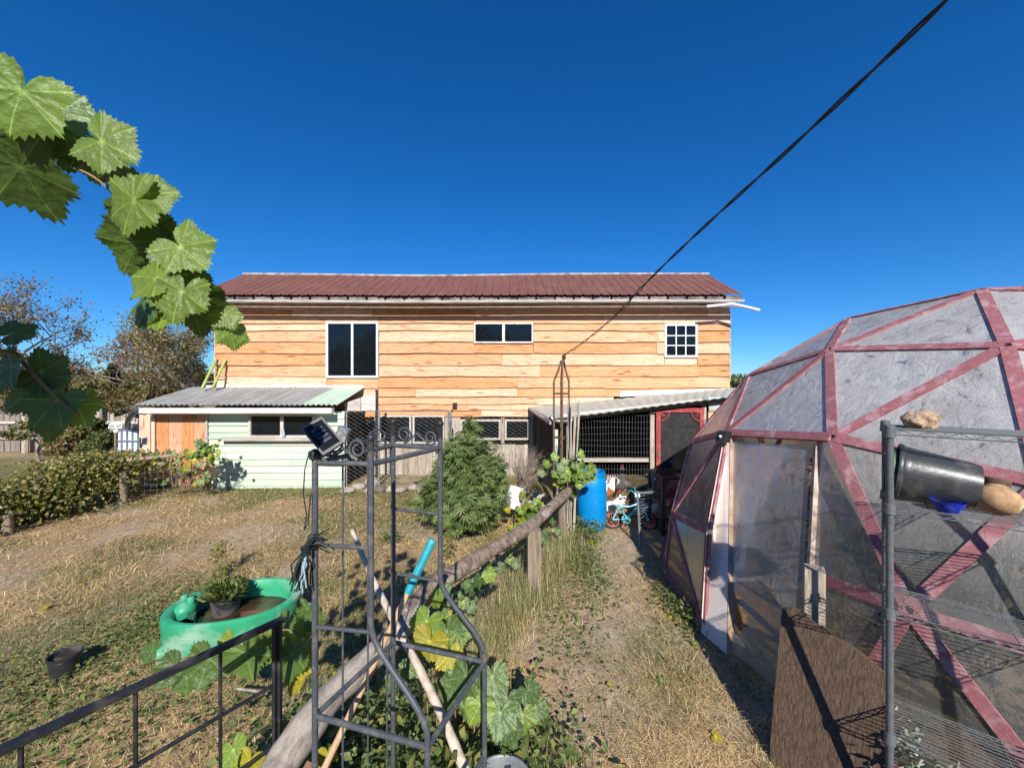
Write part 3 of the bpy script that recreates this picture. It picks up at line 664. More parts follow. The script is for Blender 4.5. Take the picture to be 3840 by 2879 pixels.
# ================================================================ OBELISK TRELLIS
tre = thing('garden_trellis', 'slate grey metal tube trellis with ball finials and scrollwork', 'trellis', (-.5, 1.65, .38))
TA, TB_, TC_, TD = Vector((-.751,1.466,0)), Vector((-.529,1.442,0)), Vector((-.581,1.881,0)), Vector((-.336,1.802,0))
TB2, TD2 = Vector((-.294,1.339,0)), Vector((-.125,1.749,0))
ZT, ZL, ZG = 2.1, 1.137, .30
def at(p, z): return Vector((p.x, p.y, z))
def curve_leg(a, b, z1, z2):
    pts = [at(a, ZT+.055), at(a, z1+.10)]
    for i in range(13):
        f = i/12; e = f*f*(3-2*f); pts.append(at(a.lerp(b, e), z1+(z2-z1)*f+.0))
    pts += [at(b, z2-.08), at(b, ZG)]; return pts
for nm, pts in (('a', [at(TA, ZT+.02), at(TA, ZG)]), ('c', [at(TC_, ZT+.10), at(TC_, ZG)])):
    k = MB(); k.tube(pts, .0115, 12); k.build('leg', SLATE, tre, smooth=True)
k = MB(); k.tube(curve_leg(TB_, TB2, 1.50, 1.17), .0115, 12); k.build('leg', SLATE, tre, smooth=True)
k = MB(); k.tube(curve_leg(TD, TD2, 1.50, 1.16), .0115, 12); k.build('leg', SLATE, tre, smooth=True)
for p, z in ((TB_, ZT+.098), (TC_, ZT+.115), (TD, ZT+.115)):
    k = MB(); k.tube([at(p, ZT+.05), at(p, z-.012)], .0125, 12); k.ball(at(p, z), .0165, 14); k.build('finial', BLACKP, tre, smooth=True)
def bar(a, b, z, r=.009, z2=None): k = MB(); k.tube([at(a, z), at(b, z if z2 is None else z2)], r, 10); k.build('bar', SLATE, tre, smooth=True)
for a, b in ((TA, TB_), (TB_, TD), (TA, TC_), (TC_, TD)): bar(a, b, ZT, .0105)
for a, b in ((TA, TB2), (TB2, TD2), (TA, TC_), (TC_, TD2)): bar(a, b, ZL, .0105)
for z in (1.79, 1.476): bar(TA, TB_, z, .0075, z-.006); bar(TC_, TD, z, .0075)
for f in (.30, .62): k = MB(); p = TA.lerp(TC_, f); k.tube([at(p, ZT-.01), at(p, ZG)], .0042, 8); k.build('rod', SLATE, tre, smooth=True)
k = MB(); p = TA.lerp(TC_, .9); k.tube([at(p, ZL), at(p, ZG)], .0042, 8); k.build('rod', SLATE, tre, smooth=True)
bar(TB2, TD2, .72, .0105); bar(TA, TB2, .72, .0105)
def scroll(a, b, flip=False):
    """S-scroll between two legs: large spiral, sloping stem, small spiral"""
    L = (b-a).length; d = (b-a).normalized(); pts = []
    def add(s_, h): pts.append(at(a, ZT)+d*(L*s_ if not flip else L*(1-s_))+Vector((0,0,h)))
    k1, k2 = L*.16, L*.13
    for i in range(22): f = i/21; r = .35+.65*f; g = math.pi*.4+f*3.1*math.pi; add(.24+r*k1/L*-math.cos(g), .055+r*.042*math.sin(g))
    s0, h0 = .24+k1/L*-math.cos(math.pi*3.5), .055+.042*math.sin(math.pi*3.5)
    pts2 = pts[:]; 
    for f in (.35, .7): add(.42+f*.28, .085-f*.06)
    for i in range(20): f = i/19; r = 1-.65*f; g = -math.pi*.5+f*2.7*math.pi; add(.79+r*k2/L*math.cos(g), .046+r*.036*math.sin(g))
    k = MB(); k.tube(pts, .0048, 8); k.build('scroll', SLATE, tre, smooth=True)
scroll(TC_, TD); scroll(TA, TC_, True); scroll(TA, TB_, True)
# solar panel on the trellis
spn = thing('solar_charger', 'grey framed solar panel clamped to the top of the trellis', 'solar panel', at(TA, ZT+.02))
cor = [P(1123,1605,1.43), P(1205,1560,1.46), P(1288,1656,1.43), P(1210,1706,1.40)]
nn = (cor[1]-cor[0]).cross(cor[3]-cor[0]).normalized()
if nn.y > 0: nn = -nn
cc = sum(cor, Vector())/4
k = MB(); k.prism([c-nn*.004 for c in cor], -nn*.016); k.build('frame', M('grey_plastic_frame', (.16,.165,.175), (.11,.11,.12), scale=60, rough=.7), spn)
inn = [c.lerp(cc, .17)+nn*.0 for c in cor]; k = MB(); k.prism(inn, -nn*.003); k.build('glass', flat('solar_glass', (.010,.011,.014), .12, 0, .25), spn)
for i in range(4):
    f0_, f1_ = .20+.16*i, .29+.16*i; q = [inn[1].lerp(inn[2], f) .lerp(inn[0].lerp(inn[3], f), g)+nn*.001 for f, g in ((f0_, .2), (f1_, .2), (f1_, .8), (f0_, .8))]
    k = MB(); k.add(q, [(0,1,2,3)]); k.build('solar_cell', flat('solar_cell', (.030,.045,.085), .3, 0, .25), spn)
k = MB(); k.tube([cc-nn*.018, cc-nn*.05+Vector((.0,.02,-.03)), at(TA, ZT+.0)], .016, 10); k.ball(at(TA, ZT+.03), .024, 10); k.build('clamp', BLACKP, spn, smooth=True)
bx = P(1287,1625,1.52); k = MB(); k.obox(bx, (.020,0,-.008), (0,.016,0), (.008,0,.022)); 
def clearplastic():
    t = NT('clear_plastic'); t.col(t.ramp(t.noise(t.coord(), 60), [(.4, (.25,.27,.28)), (.6, (.55,.57,.58))])); t.bs.inputs['Roughness'].default_value = .15; t.bs.inputs['Transmission Weight'].default_value = .6; return t.m
bo = k.build('control_box', clearplastic()); tag(bo, 'clear plastic control box behind the trellis scrollwork', 'box')
# string of lights: cable loop and a tied bundle
sl_ = thing('string_lights', 'tied bundle of dark green string lights hanging off the trellis leg', 'string lights', at(TA, 1.55)+Vector((-.05,-.02,0)))
CABLE = M('green_black_cable', (.018,.030,.028), (.010,.016,.016), scale=30, rough=.5)
BULB = flat('pale_bulb_cap', (.30,.40,.44), .3)
k = MB(); k.tube([P(1160,1690,1.43), P(1143,1760,1.43), P(1137,1850,1.42), P(1150,1930,1.42), P(1140,1990,1.42), P(1155,1960,1.43), P(1165,1850,1.44)], .0022, 6); k.build('lead', CABLE, sl_, smooth=True)
rr_ = random.Random(3); tie = P(1147,2062,1.42)
for i in range(46):
    a = rr_.uniform(0, 6.28); w_ = rr_.random(); lo = P(1125+rr_.gauss(0,20), 2205+rr_.uniform(-30,22), 1.42+rr_.uniform(-.03,.03)); mid = tie.lerp(lo, .5)+Vector((rr_.gauss(0,.012), rr_.gauss(0,.012), .012))
    k = MB(); k.tube([tie+Vector((rr_.gauss(0,.006), rr_.gauss(0,.006), 0)), mid, lo], .0028, 5); k.build('strand', CABLE if i % 4 else BULB, sl_, smooth=True)
for i in range(40):
    hi = P(1215+rr_.gauss(0,25), 2030+rr_.gauss(0,22), 1.46+rr_.uniform(-.03,.04)); mid = tie.lerp(hi, .5)+Vector((0, rr_.gauss(0,.01), .02))
    k = MB(); k.tube([tie+Vector((rr_.gauss(0,.006), 0, 0)), mid, hi], .0026, 5); k.build('strand', CABLE, sl_, smooth=True)
k = MB(); k.tube([tie+Vector((.016*math.cos(g), .016*math.sin(g), .004*g/3-.02)) for g in np.linspace(0, 25, 60)], .003, 5); k.build('tie_wrap', CABLE, sl_, smooth=True)

# ================================================================ IRON RAILING
rai = thing('iron_railing', 'chipped black iron handrail beside the green pond tub', 'railing', (-1.45, 1.6, .38))
r1, r0 = Vector((-1.19,1.966,1.19)), Vector((-1.80,1.117,1.19))
dr = (r1-r0).normalized()
k = MB(); k.beam(r0, r1+dr*.02, .036, .022); k.build('top_rail', BLACKM, rai)
def rp(f, z): p = r0.lerp(r1, f); return Vector((p.x, p.y, z))
for o in (-.012, .012): k = MB(); k.beam(rp(1, .2)+dr*(o*1.0-.01), rp(1, 1.18)+dr*(o-.01), .016, .02); k.build('end_post', BLACKM, rai)
for z in (.88, .57): k = MB(); k.beam(rp(0, z), rp(.98, z), .013, .013); k.build('cross_bar', BLACKM, rai)
for f in (.22, .49, .76): k = MB(); k.tube([rp(f, 1.18), rp(f, .25)], .0075, 6); k.build('baluster', BLACKM, rai)

# ================================================================ LOG RAIL FENCE
logs = []
def log(name, label, pts, rad, mat, seed, cat='log', n=14, rough=.08):
    rg = random.Random(seed); pts = [Vector(p) for p in pts]; Q = []; Rr = []
    for i in range(len(pts)-1):
        for j in range(6):
            f = j/6; Q.append(pts[i].lerp(pts[i+1], f)); Rr.append((rad[i]*(1-f)+rad[i+1]*f)*(1+rg.uniform(-rough, rough)))
    Q.append(pts[-1]); Rr.append(rad[-1]); k = MB(); k.tube(Q, Rr, n)
    o = k.build(name, mat, smooth=True); tag(o, label, cat); return o
log('log_rail', 'long bark-covered log rail running from barrel to trellis', [P(2135,1838,5.85), P(1990,1973,4.55), P(1640,2188,3.25), P(1480,2350,2.72)], [.068,.072,.073,.078], BARK, 1, rough=.13)
log('split_log', 'split grey driftwood log lying behind the trellis foot', [P(1580,2300,2.85), P(1400,2460,2.45), P(1230,2620,2.12), P(1070,2840,1.84), P(1000,2960,1.72)], [.07,.078,.08,.085,.09], GREYW, 2)
POSTM = M('fence_post_wood', (.27,.215,.155), (.12,.09,.065), scale=5, stretch=(5,5,.6), rough=.95, bump=.6)
k = MB(); q = P(2003,1985,4.45); k.box(q.x-.075, q.x+.075, q.y-.06, q.y+.06, -.05, q.z); tag(k.build('fence_post', POSTM), 'square weathered fence post under the middle of the log rail', 'post')
k = MB(); q = P(2108,1850,5.75); k.tube([(q.x+.03, q.y+.08, -.05), (q.x, q.y+.05, q.z-.03)], [.075,.06], 10); tag(k.build('fence_post', POSTM, smooth=True), 'leaning round post under the log end beside the blue barrel', 'post')
wf = grid(0, 2.9, .05, .72, .075, .10, 0, .0022)
a_, b_ = Vector((.72,5.7,0)), Vector((-.55,3.15,0)); dd_ = (b_-a_).normalized(); wf.V = [tuple(a_+dd_*v[0]+Vector((0,0,v[2]))+Vector((.05,0,0))) for v in wf.V]
tag(wf.build('wire_fence', WIRE), 'sagging wire mesh fence under the bark log rail', 'fence')
# shovel and sticks
sh = thing('shovel', 'garden shovel with teal grip leaning over the log', 'shovel', P(1380,2480,2.0))
TEAL = M('teal_grip', (.015,.30,.36), (.010,.22,.27), (.05,.36,.40), scale=30, rough=.5, bump=.4, bd=.003)
s0_, s1_ = P(1624,2022,2.2), P(1528,2224,2.1); sd_ = (s1_-s0_).normalized()
k = MB(); k.tube([s0_, s0_+sd_*.004, s0_.lerp(s1_,.05), s1_], [.018,.024,.0245,.022], 14); k.build('grip', TEAL, sh, smooth=True)
k = MB(); k.tube([s1_, s0_+sd_*1.10], .0165, 10); k.build('shaft', M('ash_shaft', (.52,.36,.21), (.38,.24,.13), scale=6, stretch=(6,6,1), rough=.6), sh, smooth=True)
bb = s0_+sd_*1.10; k = MB(); sx_ = sd_.cross(Vector((0,1,0))).normalized(); k.prism([bb+sx_*.09, bb+sx_*.1+sd_*.2, bb+sd_*.32, bb-sx_*.1+sd_*.2, bb-sx_*.09], sd_.cross(sx_)*.004); k.build('blade', RUST, sh)
log('stick', 'bare grey branch leaning across the log behind the trellis', [P(1318,1985,2.75), P(1392,2160,2.6), P(1470,2315,2.4), P(1560,2480,2.25), P(1665,2698,2.1), P(1745,2890,1.98)], [.016,.02,.022,.024,.026,.028], M('bare_branch', (.55,.46,.36), (.32,.25,.19), scale=14, rough=.9, bump=.5), 5, 'stick', 9, .05)
log('stick', 'short dead twig lying on the ground beside the railing', [P(880,2580,2.9), P(960,2590,2.86), P(1000,2600,2.83)], [.008,.010,.009], GREYW, 8, 'stick', 6)

# ================================================================ POND TUB
pond = thing('pond_tub', 'green plastic frog-shaped tub filled with murky water', 'tub', (-2.72, 3.8, 0))
PG = M('faded_green_plastic', (.035,.33,.165), (.028,.26,.13), (.24,.42,.30), scale=6, rough=.42, bump=.12)
def pond_pt(g, r, z):
    c, s_ = math.cos(g), math.sin(g); e = 2.3; q = (abs(c)**e+abs(s_)**e)**(-1/e)
    x, y = .555*q*c*r, .40*q*s_*r; a = R_(14); return Vector((-2.70+x*math.cos(a)-y*math.sin(a), 3.77+x*math.sin(a)+y*math.cos(a), z))
prof = [(1.0,-.02),(1.02,.08),(1.03,.18),(1.04,.25),(1.03,.285),(.98,.30),(.91,.295),(.87,.27),(.84,.20),(.80,.10),(.74,.06),(.01,.055)]
k = MB(); n = 48; V = [pond_pt(2*math.pi*i/n, r, z) for (r, z) in prof for i in range(n)]; F = [(j*n+i, j*n+(i+1) % n, (j+1)*n+(i+1) % n, (j+1)*n+i) for j in range(len(prof)-1) for i in range(n)]; k.add(V, F); k.build('basin', PG, pond, smooth=True)
def water():
    t = NT('murky_water'); t.col(t.ramp(t.noise(t.coord(), 5, 5), [(.35, (.025,.013,.006)), (.6, (.075,.042,.02)), (.75, (.10,.07,.03))])); t.bs.inputs['Roughness'].default_value = .06; t.bs.inputs['Specular IOR Level'].default_value = .6
    t.bump(t.noise(t.coord(), 12, 2), .06, .01); return t.m
k = MB(); k.add([pond_pt(2*math.pi*i/n, .815, .135) for i in range(n)], [tuple(range(n))]); k.build('water', water(), pond)
k = MB(); k.add([pond_pt(g, r, z) for g in (R_(176), R_(216)) for r, z in ((.62,.06),(.62,.22),(.72,.26),(1.0,.24))], [(0,1,5,4),(1,2,6,5),(2,3,7,6)])
hd = pond_pt(R_(178), .78, .25); k.ball(hd, (.095,.10,.075), 14); k.build('head', PG, pond, smooth=True)
for dx, dy in ((-.07,.07), (.06,.02)): k = MB(); k.lathe([(.034,-.03),(.032,.035),(.026,.048),(.001,.05)], hd+Vector((dx*.7,dy*.7,.06)), 12); k.build('eye', PG, pond, smooth=True)
for g in (R_(150), R_(215), R_(330), R_(20)): c = pond_pt(g, 1.06, .03); k = MB(); k.ball(c, (.105,.09,.06), 12); k.build('foot', PG, pond, smooth=True)
k = MB(); c = pond_pt(R_(248), 1.035, .16); k.obox(c, (.055,.012,0), (.004,-.012,0), (0,0,.022)); k.build('grip_recess', PG, pond)
def nursery_pot(name, label, c, r, h, mat=BLACKP, tilt=None, soil=True, cat='pot', group=None):
    o = thing(name, label, cat, c, group); mt = tilt or Matrix.Identity(3)
    k = MB(); k.lathe([(.001,0),(r*.8,0),(r*.84,h*.1),(r*.97,h*.86),(r*1.05,h*.87),(r*1.06,h),(r*1.0,h),(r*.95,h*.86),(r*.8,h*.15),(.001,h*.14)], c, 26, mt); k.build('body', mat, o, smooth=True)
    for f in (.80, .84): k = MB(); k.lathe([(r*(.82+.17*f),h*f),(r*(.84+.17*f),h*f+.004),(r*(.82+.17*f),h*f+.008)], c, 26, mt); k.build('rim_ring', mat, o, smooth=True)
    if soil: k = MB(); k.lathe([(.001,h*.80),(r*.5,h*.82),(r*.95,h*.8)], c, 20, mt); k.build('potting_soil', M('potting_soil', (.05,.035,.025), (.02,.015,.01), (.2,.16,.12), scale=25, rough=1, bump=.9, bd=.03), o, smooth=True)
    return o
p1 = nursery_pot('plant_pot', 'black nursery pot with grass standing in the green pond tub', Vector((-2.86,3.84,.07)), .135, .25)
p2 = nursery_pot('plant_pot', 'empty black nursery pot sunk in weeds near the iron railing', G(190,2560)+Vector((0,.1,-.02)), .10, .19)

# ================================================================ BLUE BARREL
bar_o = thing('barrel', 'bright blue open plastic drum beside the chicken run', 'barrel', Vector((1.33,6.42,0)))
BLUE = M('blue_plastic', (.0,.235,.60), (.0,.20,.52), (.10,.34,.60), scale=2.6, rough=.42, bump=.06)
k = MB(); r = .245; k.lathe([(.001,.02),(.17,.02),(.19,.0),(.215,.03),(.235,.10),(.243,.2),(.24,.30),(.246,.33),(.246,.60),(.240,.63),(.243,.66),(.236,.78),(.215,.86),(.205,.875),(.205,.885),(.222,.89),(.222,.905),(.207,.91),(.207,.925),(.218,.93),(.216,.955),(.19,.955),(.185,.90),(.2,.8),(.22,.3),(.001,.1)], (1.33,6.42,0), 36); k.build('drum', BLUE, bar_o, smooth=True)
k = MB(); k.tube([Vector((1.33+.245*math.cos(g), 6.42+.245*math.sin(g), z)) for g, z in ((R_(-25),.80),(R_(-19),.79),(R_(-16),.74),(R_(-18),.67),(R_(-25),.65))], .012, 8); k.build('handle', WHITE, bar_o, smooth=True)

# ================================================================ RUSTY OBELISK, STAKES, OVERHEAD CABLE
ob = thing('rusty_obelisk', 'tall rusty metal garden obelisk in front of the chicken run', 'obelisk', Vector((.84,6.2,0)))
tops = P(2110,1352,6.2)
for i, (u, y) in enumerate(((2077,6.2), (2108,6.05), (2133,6.2), (2104,6.35))):
    q = X_(u, y); pts = [(q, y, 0), (q, y, Z_(1480,y)), (q, y, Z_(1430,y)), (tops.x+(q-tops.x)*.45, 6.2+(y-6.2)*.45, Z_(1385,6.2)), (tops.x+(q-tops.x)*.18, 6.2+(y-6.2)*.2, tops.z)]
    k = MB(); k.tube(pts, .016, 8); k.build('leg', RUST, ob, smooth=True)
for v in (1476, 1572, 1640):
    k = MB(); z = Z_(v, 6.2); k.tube([(X_(2077,6.2),6.2,z),(X_(2108,6.05),6.05,z),(X_(2133,6.2),6.2,z),(X_(2104,6.35),6.35,z)], .013, 6, closed=True); k.build('ring', RUST, ob, smooth=True)
k = MB(); k.tube([tops-Vector((0,0,.09)), tops+Vector((.01,0,.09))], .022, 8); k.build('cap', RUST, ob, smooth=True)
STK = M('pale_cane', (.50,.45,.37), (.30,.26,.21), scale=8, stretch=(8,8,.6), rough=.85)
for i in range(17):
    u0, u1 = 2118+rr_.uniform(0,38), 2128+i*3.0+rr_.uniform(-3,3); y = 6.0+rr_.uniform(-.06,.1)
    k = MB(); k.tube([(X_(u0,y), y, 0), P((u0+u1)/2, 1750, y), P(u1, 1500+rr_.uniform(-8,25), y+.05)], [.011,.009,.005], 6); o = k.build('garden_stake', STK, smooth=True); tag(o, 'thin pale cane stake in the upright bundle beside the rusty obelisk', 'stake', 'bundle of garden stakes')
cb = [(1.36,1.0,3.63),(1.36,1.204,3.60),(1.30,1.80,3.50),(1.224,2.51,3.396),(1.149,3.235,3.27),(1.072,3.97,3.11),(.95,5.1,2.955),(.845,6.18,2.87)]
cb = [Vector(p) for p in cb]; k = MB()
def cat_rom(P_, m_):
    out = []
    for i in range(len(P_)-1):
        a, b, c, d = P_[max(i-1,0)], P_[i], P_[i+1], P_[min(i+2,len(P_)-1)]
        for j in range(m_): t = j/m_; out.append(.5*((2*b)+(c-a)*t+(2*a-5*b+4*c-d)*t*t+(3*b-a-3*c+d)*t**3))
    out.append(P_[-1]); return out
cl = cat_rom(cb, 24)
cab = thing('overhead_cable', 'twisted black cable strung overhead down to the rusty obelisk', 'cable', cb[-1])
for ph in (0, math.pi):
    k = MB(); k.tube([p+Vector((math.cos(i*.30+ph), 0, math.sin(i*.30+ph)))*(.0055+.004*(i > 100)) for i, p in enumerate(cl)], .0050, 8); k.build('strand', CABLE, cab, smooth=True)
k = MB(); k.tube([cb[-1]+Vector((.02*math.cos(g), .02*math.sin(g), -.005*g)) for g in np.linspace(0, 16, 40)], .007, 6); k.build('hook_wrap', CABLE, cab, smooth=True)

# ================================================================ WIRE RACK AND WHAT STANDS ON IT
rack = thing('wire_rack', 'grey wire shelving unit in front of the greenhouse', 'shelf rack', (2.05, 1.62, .36))
RK = M('rack_epoxy', (.13,.14,.145), (.095,.10,.105), scale=30, rough=.5, bump=.2, bd=.002)
O_ = Vector((1.935,1.97,0)); ex, ey = Vector((.75,-.66,0)), Vector((.66,.75,0)); RL, RD = .84, .33
legs = [O_, O_+ex*RL, O_+ex*RL+ey*RD, O_+ey*RD]
for p in legs:
    k = MB(); pts = []; rs = []
    for i in range(63): z = 2.155-i*.0325; pts += [at(p, z), at(p, z-.004)]; rs += [.0165, .0154]
    k.tube(pts, rs, 14); lg_ = k.build('pole', RK, rack, smooth=True)
    k = MB(); k.tube([at(p, 2.15), at(p, 2.187), at(p, 2.191)], [.0215,.0215,.013], 14); k.build('cap', RK, lg_, smooth=True)
SZ = [2.168, 1.778, 1.239, .603]
for si, z in enumerate(SZ):
    for p in legs:
        k = MB(); k.lathe([(.017,-.03),(.0245,-.028),(.021,.022),(.017,.024)], at(p, z-.012), 14); k.build('collar', RK, rack, smooth=True)
    for (a, b) in ((legs[0], legs[1]), (legs[3], legs[2]), (legs[0], legs[3]), (legs[1], legs[2])):
        d = (b-a).normalized(); L = (b-a).length; k = MB()
        k.tube([at(a, z), at(b, z)], .0032, 6); k.tube([at(a, z-.026), at(b, z-.026)], .0032, 6)
        nz = int(L/.045); k.tube([at(a+d*(L*i/nz), z-.002 if i % 2 else z-.024) for i in range(nz+1)], .0024, 5); k.build('shelf_truss', RK, rack, smooth=True)
    for j in range(1, 13): k = MB(); a = legs[0].lerp(legs[3], j/13); k.tube([at(a, z+.0025), at(a+ex*RL, z+.0025)], .0021, 5, cap=False); k.build('shelf_wire', RK, rack, smooth=True)
    for j in (.17, .5, .83): k = MB(); a = legs[0].lerp(legs[1], j); k.tube([at(a, z-.003), at(a+ey*RD, z-.003)], .003, 5, cap=False); k.build('shelf_brace', RK, rack, smooth=True)
def on(u, z, depth): # point on a shelf: pixel column u, depth fraction from the front edge
    k = (u-CU)/FPX; p0 = O_+ey*RD*depth; t = (k*p0.y-p0.x)/(ex.x-k*ex.y); p = p0+ex*t; return Vector((p.x, p.y, z))
def blob(name, c, ax, seed, mat, amp=.12, sub=4, parent=None, flatb=None):
    bm = bmesh.new(); bmesh.ops.create_icosphere(bm, subdivisions=sub, radius=1); rg = random.Random(seed); from mathutils import noise as nz_
    off = Vector((rg.uniform(0,50), rg.uniform(0,50), 0))
    V = []
    for v in bm.verts:
        q = v.co*(1+amp*nz_.noise(v.co*1.5+off)+amp*.5*nz_.noise(v.co*3.6+off)+amp*.22*nz_.noise(v.co*8+off)); q = Vector((q.x*ax[0], q.y*ax[1], q.z*ax[2]))
        if flatb is not None: q.z = max(q.z, -ax[2]*flatb)
        V.append(q)
    F = [[v.index for v in f.verts] for f in bm.faces]; bm.free()
    return V, F
rk = on(3452, 2.171, .40); V, F = blob('r', rk, (.072,.055,.05), 9, None, .30, flatb=.8)
a = math.atan2(ex.y, ex.x)+.25; mt = Matrix.Rotation(a, 3, 'Z'); k = MB(); zo = min(v.z for v in V); k.add([mt @ v+rk-Vector((0,0,zo)) for v in V], F); tag(k.build('rock', M('tan_rock', (.50,.36,.235), (.26,.17,.11), (.62,.50,.37), scale=22, rough=.95, bump=1, bd=.012), smooth=True), 'jagged tan rock on the top shelf of the rack', 'rock')
# big nursery pot on its side
pc = on(3356, 1.782, .52); ax_ = (ex*.985+Vector((0,0,-.12))).normalized(); r_ = .136
zz_ = Vector((0,0,1)); bx_ = zz_.cross(ax_).normalized(); cz_ = ax_.cross(bx_); mt = Matrix((bx_, cz_, -ax_)).transposed(); Lp = .29
big = thing('fallen_plant_pot', 'large black nursery pot lying on its side on the rack', 'pot', pc)
mouth = pc+Vector((0,0,.150))
mt = Matrix((bx_, cz_, ax_)).transposed()
k = MB(); k.lathe([(r_*.985,.02),(r_*1.0,.0),(r_*1.09,.0),(r_*1.10,.012),(r_*1.06,.022),(r_*1.02,.024),(r_*1.01,.045),(r_*1.0,.047),(r_*.82,Lp-.03),(r_*.76,Lp),(.001,Lp-.005),(.001,Lp-.02),(r_*.74,Lp-.02),(r_*.95,.05),(r_*.985,.02)], mouth, 40, mt); k.build('body', M('scuffed_black_pot', (.045,.048,.052), (.030,.032,.035), (.11,.105,.10), scale=14, rough=.36, bump=.12), big, smooth=True)
k = MB(); k.lathe([(r_*.93,-.02),(r_*.95,-.03),(r_*1.0,-.03),(r_*1.0,-.018),(r_*.97,-.01),(r_*.9,.1)], mouth+Vector((0,0,-.008)), 36, mt); k.build('inner_pot', M('green_inner_pot', (.05,.16,.06), (.02,.05,.03), scale=8, rough=.5), big, smooth=True)
bw = on(3556, 1.782, .15); k = MB(); k.lathe([(.001,.0),(.040,0),(.050,.02),(.062,.052),(.064,.052),(.060,.05),(.048,.02),(.038,.005),(.001,.004)], bw, 28); tag(k.build('bowl', M('blue_bowl_plastic', (.012,.03,.36), (.008,.022,.28), (.20,.22,.40), scale=30, rough=.4), smooth=True), 'small dusty cobalt blue plastic bowl on the rack', 'bowl')
gd = on(3735, 1.782, .40); gou = thing('gourd', 'large dried tan gourd with a cut neck on the rack', 'gourd', gd)
gm = Matrix.Rotation(R_(20), 3, 'Y') @ Matrix.Rotation(R_(-14), 3, 'X'); k = MB(); k.lathe([(.001,-.078),(.04,-.075),(.085,-.05),(.105,-.01),(.103,.025),(.085,.052),(.06,.068),(.050,.082),(.048,.092),(.040,.088),(.03,.05),(.001,.04)], gd+Vector((0,0,.066)), 32, gm*.80)
k.build('shell', M('dried_gourd', (.46,.29,.145), (.25,.14,.07), (.60,.46,.27), scale=26, rough=.75, bump=.35, bd=.004), gou, smooth=True)
k = MB(); k.lathe([(.048,.085),(.055,.10),(.058,.118),(.050,.108),(.042,.09)], gd+Vector((0,0,.066)), 20, gm*.80); k.build('torn_rim', M('gourd_rim', (.16,.10,.06), (.05,.03,.02), scale=30, rough=.9, bump=.8), gou, smooth=True)

# ================================================================ BOARD, STUMP POST BY THE GREENHOUSE
_pa, _pb, _pc = P(2905,2590,2.55), P(3338,2640,2.14), P(2932,2285,2.66); _pn = (_pb-_pa).cross(_pc-_pa).normalized()
def onply(u, v): d = Vector(((u-CU)/FPX, 1, -(v-CV)/FPX)); O = Vector((0,0,CH)); return O+d*((_pa-O).dot(_pn)/d.dot(_pn))
bd_ = [onply(u, v) for u, v in ((2905,2590),(2918,2440),(2932,2285),(2968,2282),(3015,2300),(3060,2345),(3105,2362),(3140,2400),(3180,2420),(3225,2450),(3280,2492),(3325,2530),(3338,2640),(3322,2960),(2885,2940),(2890,2760))]
def plywood():
    t = NT('weathered_plywood'); v = t.coord((2,2,.25)); wv = t.noise(t.coord((22,22,.55)), 3.2, 6, .65, .5)
    c = t.ramp(wv, [(.3, (.040,.023,.014)), (.5, (.105,.064,.040)), (.72, (.165,.108,.072))]); t.col(c); t.bs.inputs['Roughness'].default_value = .95
    t.bump(wv, .8, .012); return t.m
pl = MB(); pl.prism(bd_, (.022,.028,0)); tag(pl.build('plywood_sheet', plywood()), 'rotting brown plywood sheet leaning on the short post', 'board')
k = MB(); q = P(3052,2150,2.72); k.obox((q.x, q.y, q.z-.42), (.050,-.03,0), (.03,.046,0), (.004,0,.46)); tag(k.build('short_post', M('lichen_post', (.46,.39,.30), (.24,.19,.14), scale=10, stretch=(4,4,.7), rough=.95, bump=.7)), 'pale square post stub standing behind the plywood sheet', 'post')

# ================================================================ LEAF SHAPES
def grape_mesh(seed, N=70, rings=6, name='leaf'):
    rg = random.Random(seed); V = [(0,0,0)]; vein = [1.0]; F = []
    L = [(0,1.0,.40,27), (60,.92,.31,24), (-60,.92,.31,24), (118,.80,.24,26), (-118,.80,.24,26)]
    L = [(a+rg.uniform(-5,5), 0, h*rg.uniform(.8,1.15), w_*rg.uniform(.9,1.15)) for a, _, h, w_ in L]
    vang = [l[0] for l in L]
    angs = sorted(set([round(-178+356*i/(N-1), 2) for i in range(N)]+[round(a+o, 2) for a in vang for o in (-2.2, 0, 2.2)]))
    cup = rg.uniform(-.05,.22); wa = rg.uniform(.03,.08); ph = rg.uniform(0,6); fold = rg.uniform(.0,.22)
    for j in range(1, rings+1):
        f = j/rings
        for i, a in enumerate(angs):
            r = .54+sum(h*math.exp(-((a-c)/w_)**2) for c, _, h, w_ in L); r -= .42*math.exp(-((abs(a)-180)/16)**2)
            if j == rings: r *= 1+.085*(1 if i % 2 else -.6)*(.4+.9*rg.random())
            rr = r*f; t = math.radians(a); x, y = rr*math.cos(t), rr*math.sin(t)
            z = -cup*rr*rr+wa*math.sin(3*t+ph)*rr*rr+.05*math.sin(2*t+ph*2)*rr*rr*rr+fold*abs(y)*.6-(.18*max(0, x-.45)**2 if j else 0)
            vd = min(abs(a-c) for c in vang); side = .04*math.cos(math.radians(vd)*9)*f; z += side*.5
            V.append((x+.0, y, z)); vein.append(1.0 if vd < .5 else 0.0)
    n = len(angs)
    for i in range(n-1): F.append((0, 1+i, 2+i))
    for j in range(rings-1):
        for i in range(n-1): a = 1+j*n+i; F.append((a, a+n, a+n+1, a+1))
    me = bpy.data.meshes.new(name); me.from_pydata(V, [], F); me.polygons.foreach_set('use_smooth', [True]*len(me.polygons))
    at_ = me.attributes.new('vein', 'FLOAT', 'POINT'); at_.data.foreach_set('value', np.array(vein, dtype=np.float32)*.75); return me
GREENL = leafmat('grape_leaf_green', .6, .35, False, (.095,.165,.030))
PALEL = leafmat('grape_leaf_pale', .36, .35, False, (.165,.25,.045))
